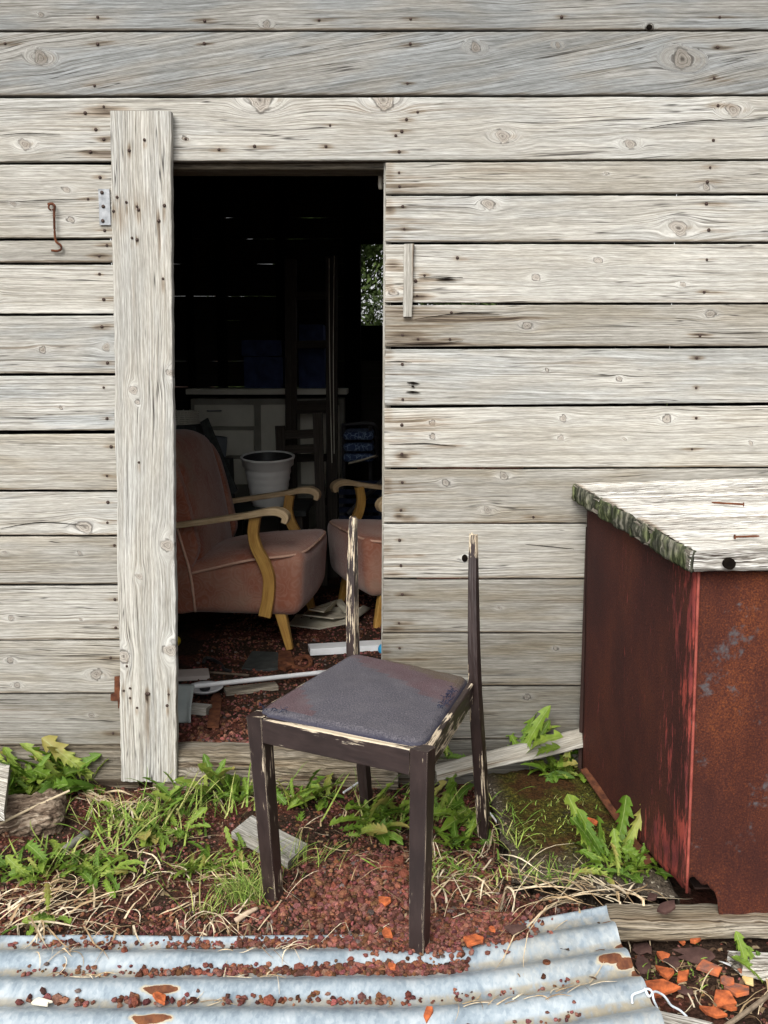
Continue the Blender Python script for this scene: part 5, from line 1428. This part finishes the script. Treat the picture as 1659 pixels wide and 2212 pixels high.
plant(225, 1890, 11, .085, .1, 'dandelion rosette right of the widest one')
plant(95, 1985, 6, .085, .1, 'sparse dandelion by the corrugated sheet', face=-1.6, spread=2.5)
plant(448, 1880, 16, .085, .08, 'flat dandelion rosette left of the chair front leg', jitter=.02)
plant(520, 1840, 8, .07, .1, 'small dandelion rosette beside the board offcut')
plant(640, 1745, 12, .11, .5, 'dandelion behind the chair, before the sill')
plant(690, 1730, 7, .10, .4, 'sparse dandelion behind the chair rear leg')
plant(835, 1775, 20, .12, .42, 'big dandelion under the chair seat', jitter=.025)
plant(800, 1800, 10, .10, .15, 'low dandelion under the chair, drooping over gravel', face=-1.7, spread=3.5)
plant(965, 1770, 18, .135, .45, 'big dandelion beside the right rear chair leg', jitter=.025)
plant(1000, 1830, 14, .105, .2, 'low dandelion before the right rear chair leg', jitter=.02)
plant(950, 1850, 6, .06, .1, 'tiny dandelion right of the front chair leg')
plant(1130, 1640, 7, .17, 1.0, 'tall dandelion leaf growing behind the leaning plank', spread=2.4, face=.6, z=.10, jitter=.006)
plant(962, 1640, 5, .08, .5, 'small dandelion at the left end of the leaning plank', z=.10)
plant(1205, 1668, 26, .095, .2, 'dandelion spreading over the rear of the slab', z=.06, face=-1.5, jitter=.02)
plant(1345, 1885, 22, .080, .35, 'dandelion between concrete slab and bin', z=.055, jitter=.025)
plant(1310, 1865, 9, .15, .9, 'tall dandelion leaning against the foot of the bin', z=.05, spread=1.4, face=1.9)
plant(1400, 1880, 9, .085, .6, 'dandelion at the front corner of the bin', z=.05)
plant(1648, 2120, 4, .10, .8, 'single dandelion among the shards at lower right', spread=1.4, face=1.8)
plant(1030, 1890, 5, .04, .1, 'tiny dandelion seedling left of the slab')

# ------------------------------------------------------------------ dry and green grass
DENS = .42
def ribbons(specs, pal):
    Vs, Fs, Cs, off = [], [], [], 0
    for (c, n, sp, L, w, az, azs, lift, curl) in specs:
        for _ in range(max(3, int(n * DENS))):
            b = np.array([c[0] + rng.normal(0, sp[0]), c[1] + rng.normal(0, sp[1])]); a = az + rng.normal(0, azs)
            l = L * rng.uniform(.45, 1.25); k = 7; wd = w * rng.uniform(.45, 1.7)
            cu = rng.normal(0, curl * .8); hh = lift * .55 * rng.uniform(.05, 1.3); p = b.copy(); col = np.array(pal[rng.integers(len(pal))]) * rng.uniform(.7, 1.15)
            tw = rng.uniform(-1.2, 1.2)
            zb = None
            for i in range(k):
                f = i / (k - 1)
                z = float(zfun(p[0], p[1])) + .003 + hh * math.sin(math.pi * min(1, f * 1.05)) if lift >= 0 else float(zfun(b[0], b[1])) + abs(lift) * l / L * math.sin(f * 1.5)
                nx_, ny_ = -math.sin(a), math.cos(a); ww = wd * (1 - f) ** .5 * .5 + .0002
                ct, st_ = math.cos(tw * f), math.sin(tw * f)
                Vs.append((p[0] + nx_ * ww * ct, p[1] + ny_ * ww * ct, z + ww * st_)); Vs.append((p[0] - nx_ * ww * ct, p[1] - ny_ * ww * ct, z - ww * st_)); Cs += [col, col]
                p = p + np.array([math.cos(a), math.sin(a)]) * l / (k - 1); a += cu / k
            Fs += [[off + 2 * i, off + 2 * i + 1, off + 2 * i + 3, off + 2 * i + 2] for i in range(k - 1)]; off += 2 * k
    return np.array(Vs), Fs, dict(sc=np.array(Cs))
def zfun(x, y):
    z = gh(x, y)
    if y < 1.86 and x < .45: z = max(z, float(sheet_z(x, y)))
    if x > .27 and y > 1.85: z = max(z, .055)
    return z
def at(px, py): return onG(px, py)
pal_dry = [(.62, .50, .33), (.70, .60, .43), (.42, .31, .18), (.60, .52, .38), (.30, .21, .12)]
dry = [
 (at(185, 1718), 50, (.025, .02), .16, .0055, -.65, .35, .03, .8),
 (at(260, 1752), 110, (.05, .03), .12, .0045, -.3, .9, .03, 1.2),
 (at(330, 1785), 60, (.05, .03), .09, .003, 0, 2, .02, 1.5),
 (at(150, 1850), 40, (.08, .03), .12, .003, .4, 1.2, .02, 1.0),
 (at(60, 1960), 120, (.10, .05), .13, .004, .6, .7, .03, 1.2),
 (at(250, 1950), 90, (.12, .04), .12, .0035, .4, .8, .02, 1.2),
 (at(15, 2000), 50, (.05, .03), .16, .004, .9, .5, .04, 1.0),
 (at(420, 1900), 90, (.09, .05), .10, .003, 0, 2, .02, 1.5),
 (at(350, 1860), 80, (.12, .05), .09, .0028, 0, 2, .015, 1.6),
 (at(455, 1985), 60, (.04, .02), .09, .0025, .3, 1.5, .03, 2.0),
 (at(640, 1900), 24, (.10, .08), .12, .002, 0, 2, .015, .8),
 (at(760, 1850), 30, (.12, .06), .11, .003, 0, 2, .02, 1.4),
 (at(980, 1920), 120, (.06, .06), .12, .0035, -.4, 1.2, .03, 1.8),
 (at(960, 1850), 60, (.06, .04), .08, .002, 1.0, 1.0, .05, .8),
 (at(1010, 2010), 26, (.08, .05), .20, .0028, .6, .6, .03, .6),
 (at(1150, 1975), 26, (.06, .03), .24, .0025, 2.8, .5, .05, .9),
 (G(1270, 1925, .05), 90, (.05, .025), .15, .003, 3.0, .5, .02, 1.0),
 (G(1340, 1935, .05), 60, (.04, .015), .10, .0045, 0, 1.5, .02, 1.6),
 (G(1230, 1960, .04), 14, (.02, .01), .26, .0028, 3.6, .25, .04, .8),
 (at(1500, 2130), 40, (.12, .06), .08, .002, 0, 2, .02, 1.6),
 (at(1610, 2190), 26, (.05, .03), .14, .0022, .7, .5, .03, .8),
 (at(350, 2014), 60, (.25, .008), .09, .003, -1.2, .8, .02, 1.2),
 (at(120, 2012), 50, (.12, .010), .13, .004, -.9, .6, .03, 1.0),
 (G(160, 2060, .01), 40, (.04, .008), .06, .002, 0, 1.2, .015, 2.0),
 (G(160, 2112, .01), 26, (.03, .005), .05, .0018, 0, .8, .012, 2.0),
 (G(600, 2056, .01), 60, (.06, .010), .06, .0018, 0, 1.5, .015, 2.0),
 (G(560, 2112, .01), 26, (.05, .005), .05, .0018, 0, .6, .01, 1.0),
 (G(1100, 2165, .03), 70, (.14, .012), .05, .0018, .1, .8, .008, 1.0),
 (G(390, 2176, .0), 14, (.08, .006), .06, .0018, 0, .4, .008, .6),
 (at(560, 1725), 60, (.10, .03), .08, .0025, 0, 2, .02, 1.2),
 (at(700, 1790), 40, (.12, .04), .09, .003, 0, 2, .02, 1.5),
]
DENS = 1.0
litter = ribbons([(at(250, 1880), 300, (.22, .10), .020, .006, 0, 3, .004, 1), (at(800, 1850), 260, (.22, .10), .018, .005, 0, 3, .004, 1), (at(1530, 2110), 160, (.12, .07), .018, .006, 0, 3, .006, 1), (at(1000, 1950), 120, (.1, .06), .02, .005, 0, 3, .004, 1),
    (at(600, 1720), 120, (.3, .03), .02, .005, 0, 3, .005, 1)], [(.10, .06, .035), (.20, .14, .08), (.30, .23, .14), (.06, .035, .02)])
put('leaf_litter', litter, STRAW, kind='stuff', label='crumbled brown leaf litter on the soil', cat='litter')
DENS = .36
put('dry_grass', ribbons(dry, pal_dry), STRAW, kind='stuff', label='dry bleached grass and straw littering the dirt', cat='dry grass')
DENS = 1.0
pal_gr = [(.17, .27, .045), (.26, .34, .07), (.11, .20, .025), (.36, .38, .13)]
grn = [
 (at(300, 1800), 110, (.09, .04), .085, .0040, 0, 2, -.055, .8),
 (at(120, 1880), 90, (.11, .035), .075, .0042, 0, 2, -.045, .8),
 (at(430, 1750), 70, (.10, .025), .10, .0036, 0, 2, -.075, .8),
 (at(480, 1870), 60, (.07, .03), .06, .0036, 0, 2, -.03, .8),
 (at(900, 1780), 60, (.10, .035), .10, .0036, 0, 2, -.08, .8),
 (at(960, 1890), 50, (.05, .04), .05, .0036, 0, 2, -.03, .8),
 (at(535, 1945), 230, (.025, .015), .06, .0012, 2.6, 1.2, -.05, 1.2),
 (at(445, 1978), 40, (.02, .01), .06, .0016, .5, 1.2, -.05, .8),
 (at(640, 1870), 60, (.05, .02), .08, .0014, .5, 1.0, -.05, .8),
 (at(1100, 1930), 40, (.07, .03), .035, .003, 0, 2, -.02, .8),
 (at(960, 1900), 40, (.05, .03), .05, .002, 0, 2, -.03, .8),
 (at(330, 1760), 60, (.12, .03), .07, .0025, 0, 2, -.05, .8),
 (at(300, 1900), 60, (.15, .05), .05, .002, 0, 2, -.035, .8),
 (at(660, 1720), 40, (.15, .02), .07, .002, 0, 2, -.05, .8),
 (at(860, 1700), 40, (.10, .03), .08, .002, 0, 2, -.05, .8),
 (at(1480, 2110), 60, (.05, .03), .02, .002, 0, 2, -.012, .8),
 (at(1230, 1690), 20, (.05, .03), .04, .0015, 0, 2, -.03, .8),
 (G(1110, 1800, .05), 90, (.02, .10), .04, .0022, 0, 2, -.025, .8),
 (G(1240, 1780, .058), 240, (.06, .09), .010, .0018, 0, 2, -.009, .8),
 (G(1200, 1905, .05), 40, (.06, .02), .05, .002, 0, 2, -.03, .8),
]
put('green_grass', ribbons(grn, pal_gr), STRAW, kind='stuff', label='thin green and yellowed grass blades in the dirt', cat='grass')

# ------------------------------------------------------------------ shards and bits
def shard(name, px, py, w, h, ang, mat, label, cat, thick=.006, n=6, z=None, tilt=.15, group=None, seed=0):
    r = random.Random(px * 7 + py + seed)
    b = (onG(px, py) if z is None else G(px, py, z)) + V3(0, 0, .006 + thick * .3)
    sc = b[1] / math.cos(0) / FPX * 1.12
    P = []
    for i in range(n):
        a = 2 * math.pi * i / n + r.uniform(-.3, .3); k = r.uniform(.5, 1.15)
        a += r.uniform(-.25, .25); P.append(V3(w * .5 * sc * k * math.cos(a), h * .5 * sc * 1.75 * k * math.sin(a), 0))
    V, F, _ = prism(P, thick, (0, 0, 1))
    V[:, 2] += -6.0 * V[:, 1] ** 2
    o = put(name, (V, F, {}), mat, loc=tuple(b), rot=(r.uniform(-tilt, tilt) + .12, r.uniform(-tilt, tilt), ang), label=label, cat=cat, group=group)
    m = o.modifiers.new('b', 'BEVEL'); m.width = .0012; m.segments = 2
    return o
TG = 'broken terracotta at lower right'
for (px, py, w, h, a, mt, lab) in (
 (1502, 2040, 30, 22, -.6, TERRA, 'upright orange terracotta sliver before the timber beam'), (1469, 2040, 12, 18, .2, TERRA, 'tiny terracotta splinter before the timber beam'),
 (1430, 2076, 30, 16, .3, TERRA, 'small orange shard between the rust flakes'), (1438, 2112, 50, 20, -.5, TERRA, 'triangular orange shard above the largest one'),
 (1476, 2118, 30, 32, -1.0, TERRA, 'orange shard right of the triangular one'), (1428, 2140, 92, 30, -.35, TERRA, 'largest long orange terracotta shard beside the wire'),
 (1536, 2102, 62, 26, .2, TERRAMOSS, 'grey coated shard with orange edges, above the painted ones'), (1568, 2130, 34, 24, .6, TERRAMOSS, 'painted orange shard at the right, upper one'),
 (1600, 2150, 56, 26, -.9, TERRAMOSS, 'long painted orange shard at the right edge'), (1563, 2164, 46, 34, -.9, TERRA, 'broad orange shard with black specks, lower right'),
 (1540, 2198, 60, 18, -.2, TERRA, 'orange shard at the bottom edge'), (1578, 2188, 30, 14, -.4, TERRA, 'small orange shard at the bottom near the stick'),
 (1604, 2108, 34, 8, -.3, TERRAMOSS, 'thin dark orange shard right of the grey coated one'), (1644, 2118, 26, 14, .4, TERRA, 'orange shard under the dandelion at right')):
    shard('terracotta_shard', px, py, w * 1.15, h * 1.15, a, mt, lab, 'shard', .008, 4 + px % 3, group=TG)
for (px, py, w, h, a, lab) in ((1388, 2058, 52, 26, .3, 'brown rust flake by the timber end'), (1390, 2092, 44, 36, -.4, 'dark rust flake beside the sheet edge'), (1452, 2086, 44, 30, .5, 'grey rust flake left of the largest one'),
        (1506, 2072, 96, 34, -.2, 'largest dark rust flake before the timber'), (1478, 2146, 44, 18, .1, 'small red rust flake below the shards')):
    shard('rust_flake', px, py, w, h, a, RUSTFLAKE, lab, 'rust flake', .004, 8, group='rust flakes before the bin')
shard('rust_flake', 1440, 1968, 52, 20, .1, RUSTFLAKE, 'rounded rust flake on the timber beam', 'rust flake', .008, 9, z=.078)
shard('rust_flake', 1408, 1948, 40, 18, .6, RUSTFLAKE, 'rust flake lying between slab and timber', 'rust flake', .006, 8, z=.07)
shard('rust_flake', 1110, 2012, 74, 22, .2, RUSTFLAKE, 'reddish rust flake lying on the sheet near the chair', 'rust flake', .003, 7, z=.05)
CHIP = simple('bare_wood_chip', (.50, .34, .12), (.66, .50, .24), 30, .8)
shard('wood_chip', 1612, 2126, 32, 20, .3, CHIP, 'pale yellow wood chip among the shards', 'wood chip', .006, 5)
for px, py, a in ((1573, 2090, 1.2),): shard('paper_scrap', px, py, 8, 22, a, WHITEPL, 'small white plastic scrap below the split plank end', 'scrap', .002, 6)
for (px, py, w, h, lab, z) in ((828, 1956, 40, 14, 'orange fragment on the gravel behind the front leg', None), (836, 2024, 34, 18, 'orange fragment left of the chair foot', .03), (1022, 2040, 34, 34, 'orange fragment right of the chair foot', .04), (1062, 2018, 18, 12, 'tiny orange fragment right of the chair foot', .05),
        (846, 2096, 28, 20, 'orange fragment below the chair foot', .02), (346, 2166, 26, 22, 'bright orange shard in the sheet groove', .010), (925, 2200, 22, 26, 'orange fragment at the bottom edge of the sheet', .01), (1280, 1782, 20, 22, 'orange shard on the mossy slab', .062)):
    shard('orange_fragment', px, py, w, h, rnd(-1, 1), TERRA, lab, 'shard', .007, 5, z=z, group='orange fragments on gravel and sheet')
shard('shell_piece', 90, 2174, 62, 14, .0, simple('bone_white', (.62, .57, .44), (.78, .73, .60), 40, .8), 'cream bone like fragment in the sheet groove', 'fragment', .006, 9, z=.008)
WIREM = simple('white_wire', (.52, .58, .64), (.64, .70, .75), 60, .5)
w1 = [G(1366, 2168, .07), G(1366, 2150, .08), G(1384, 2142, .085), G(1398, 2136, .085), G(1408, 2142, .08), G(1412, 2160, .07), G(1420, 2178, .05)]
w2 = [G(1392, 2134, .085), G(1402, 2152, .08), G(1414, 2142, .075), G(1430, 2148, .06), G(1440, 2158, .05), G(1450, 2172, .035), G(1468, 2182, .025), G(1484, 2196, .02)]
wr = empty('white_wire', tuple(G(1400, 2150, .03)), label='twisted white coated wire at the corner of the sheet', cat='wire')
child('strand', tube(w1, .0022, 7, 5), WIREM, wr, True); child('strand', tube(w2, .0022, 7, 5), WIREM, wr, True)
put('twig', tube([onG(1672, 2140, .03), onG(1620, 2180, .03), onG(1565, 2218, .02)], .0045, 7, 4), simple('twig_bark', (.12, .09, .06), (.26, .20, .14), 40, .9), label='thin brown twig at the lower right corner', cat='twig')
put('white_strip', tube([onG(742, 1712, .05), onG(775, 1690, .05), onG(704, 1733, .02)][:2] + [], .003, 6, 3), WHITEPL, label='thin white plastic strip behind the chair', cat='strip')
a_, b_ = G(1058, 1756, .03), G(1082, 1786, .02)
put('white_strip', tube([a_, (a_ + b_) / 2, b_], .0028, 6, 2), WHITEPL, label='thin white strip leaning at the slab edge', cat='strip')
put('dry_twig', tube([onG(508, 1990, .012), onG(535, 1972, .014), onG(556, 1962, .012)], (.007, .006, .004), 7, 3), simple('peeled_twig', (.34, .25, .17), (.50, .40, .29), 50, .9), smooth=True, label='short peeled twig beside the chair front leg', cat='twig')

# ------------------------------------------------------------------ spruces behind the shed
def spruce(x, y, h, rad, seed, label, n=5200):
    r = np.random.default_rng(seed)
    root = empty('spruce_tree', (x, y, 0), label=label, cat='tree', group='spruces behind the shed')
    put('trunk', tube([(0, 0, -.1), (.02, 0, h * .5), (0, 0, h)], (.12, .07, .01), 8, 4), BARK, root, True)
    Vs, Fs = [], []
    zz = h * (.04 + .94 * r.uniform(0, 1, n) ** 1.1); az = r.uniform(0, 6.28, n); f = r.uniform(.25, 1.0, n) ** .6
    az = np.where(r.uniform(0, 1, n) < .5, az, np.round(az * 2.2 + zz * 3) / 2.2 - zz * 1.36 + r.normal(0, .22, n))
    R = rad * (1 - zz / h) * f * (1 + .18 * np.sin(zz * 7))
    P = np.stack([R * np.cos(az), R * np.sin(az), zz - .22 * R + r.normal(0, .05, n)], -1)
    d = np.stack([np.cos(az), np.sin(az), np.full(n, -.25)], -1) + r.normal(0, .35, (n, 3)); d /= np.linalg.norm(d, axis=1)[:, None]
    s = np.cross(d, r.normal(0, 1, (n, 3))); s /= np.linalg.norm(s, axis=1)[:, None]
    l = r.uniform(.05, .12, n)[:, None]; w = r.uniform(.007, .016, n)[:, None]
    Q = np.stack([P - d * l * .3, P + s * w, P + d * l, P - s * w], 1).reshape(-1, 3)
    put('crown', (Q, (np.arange(n)[:, None] * 4 + np.arange(4)[None]), {}), SPRUCE, root)
spruce(.15, 8.9, 5.6, 2.5, 1, 'dark green spruce seen through the back window', 130000)
spruce(1.7, 10.6, 5.0, 2.2, 2, 'second spruce to the right behind the shed', 50000)
spruce(-1.9, 11.0, 6.0, 2.4, 3, 'third spruce to the left behind the shed', 3500)
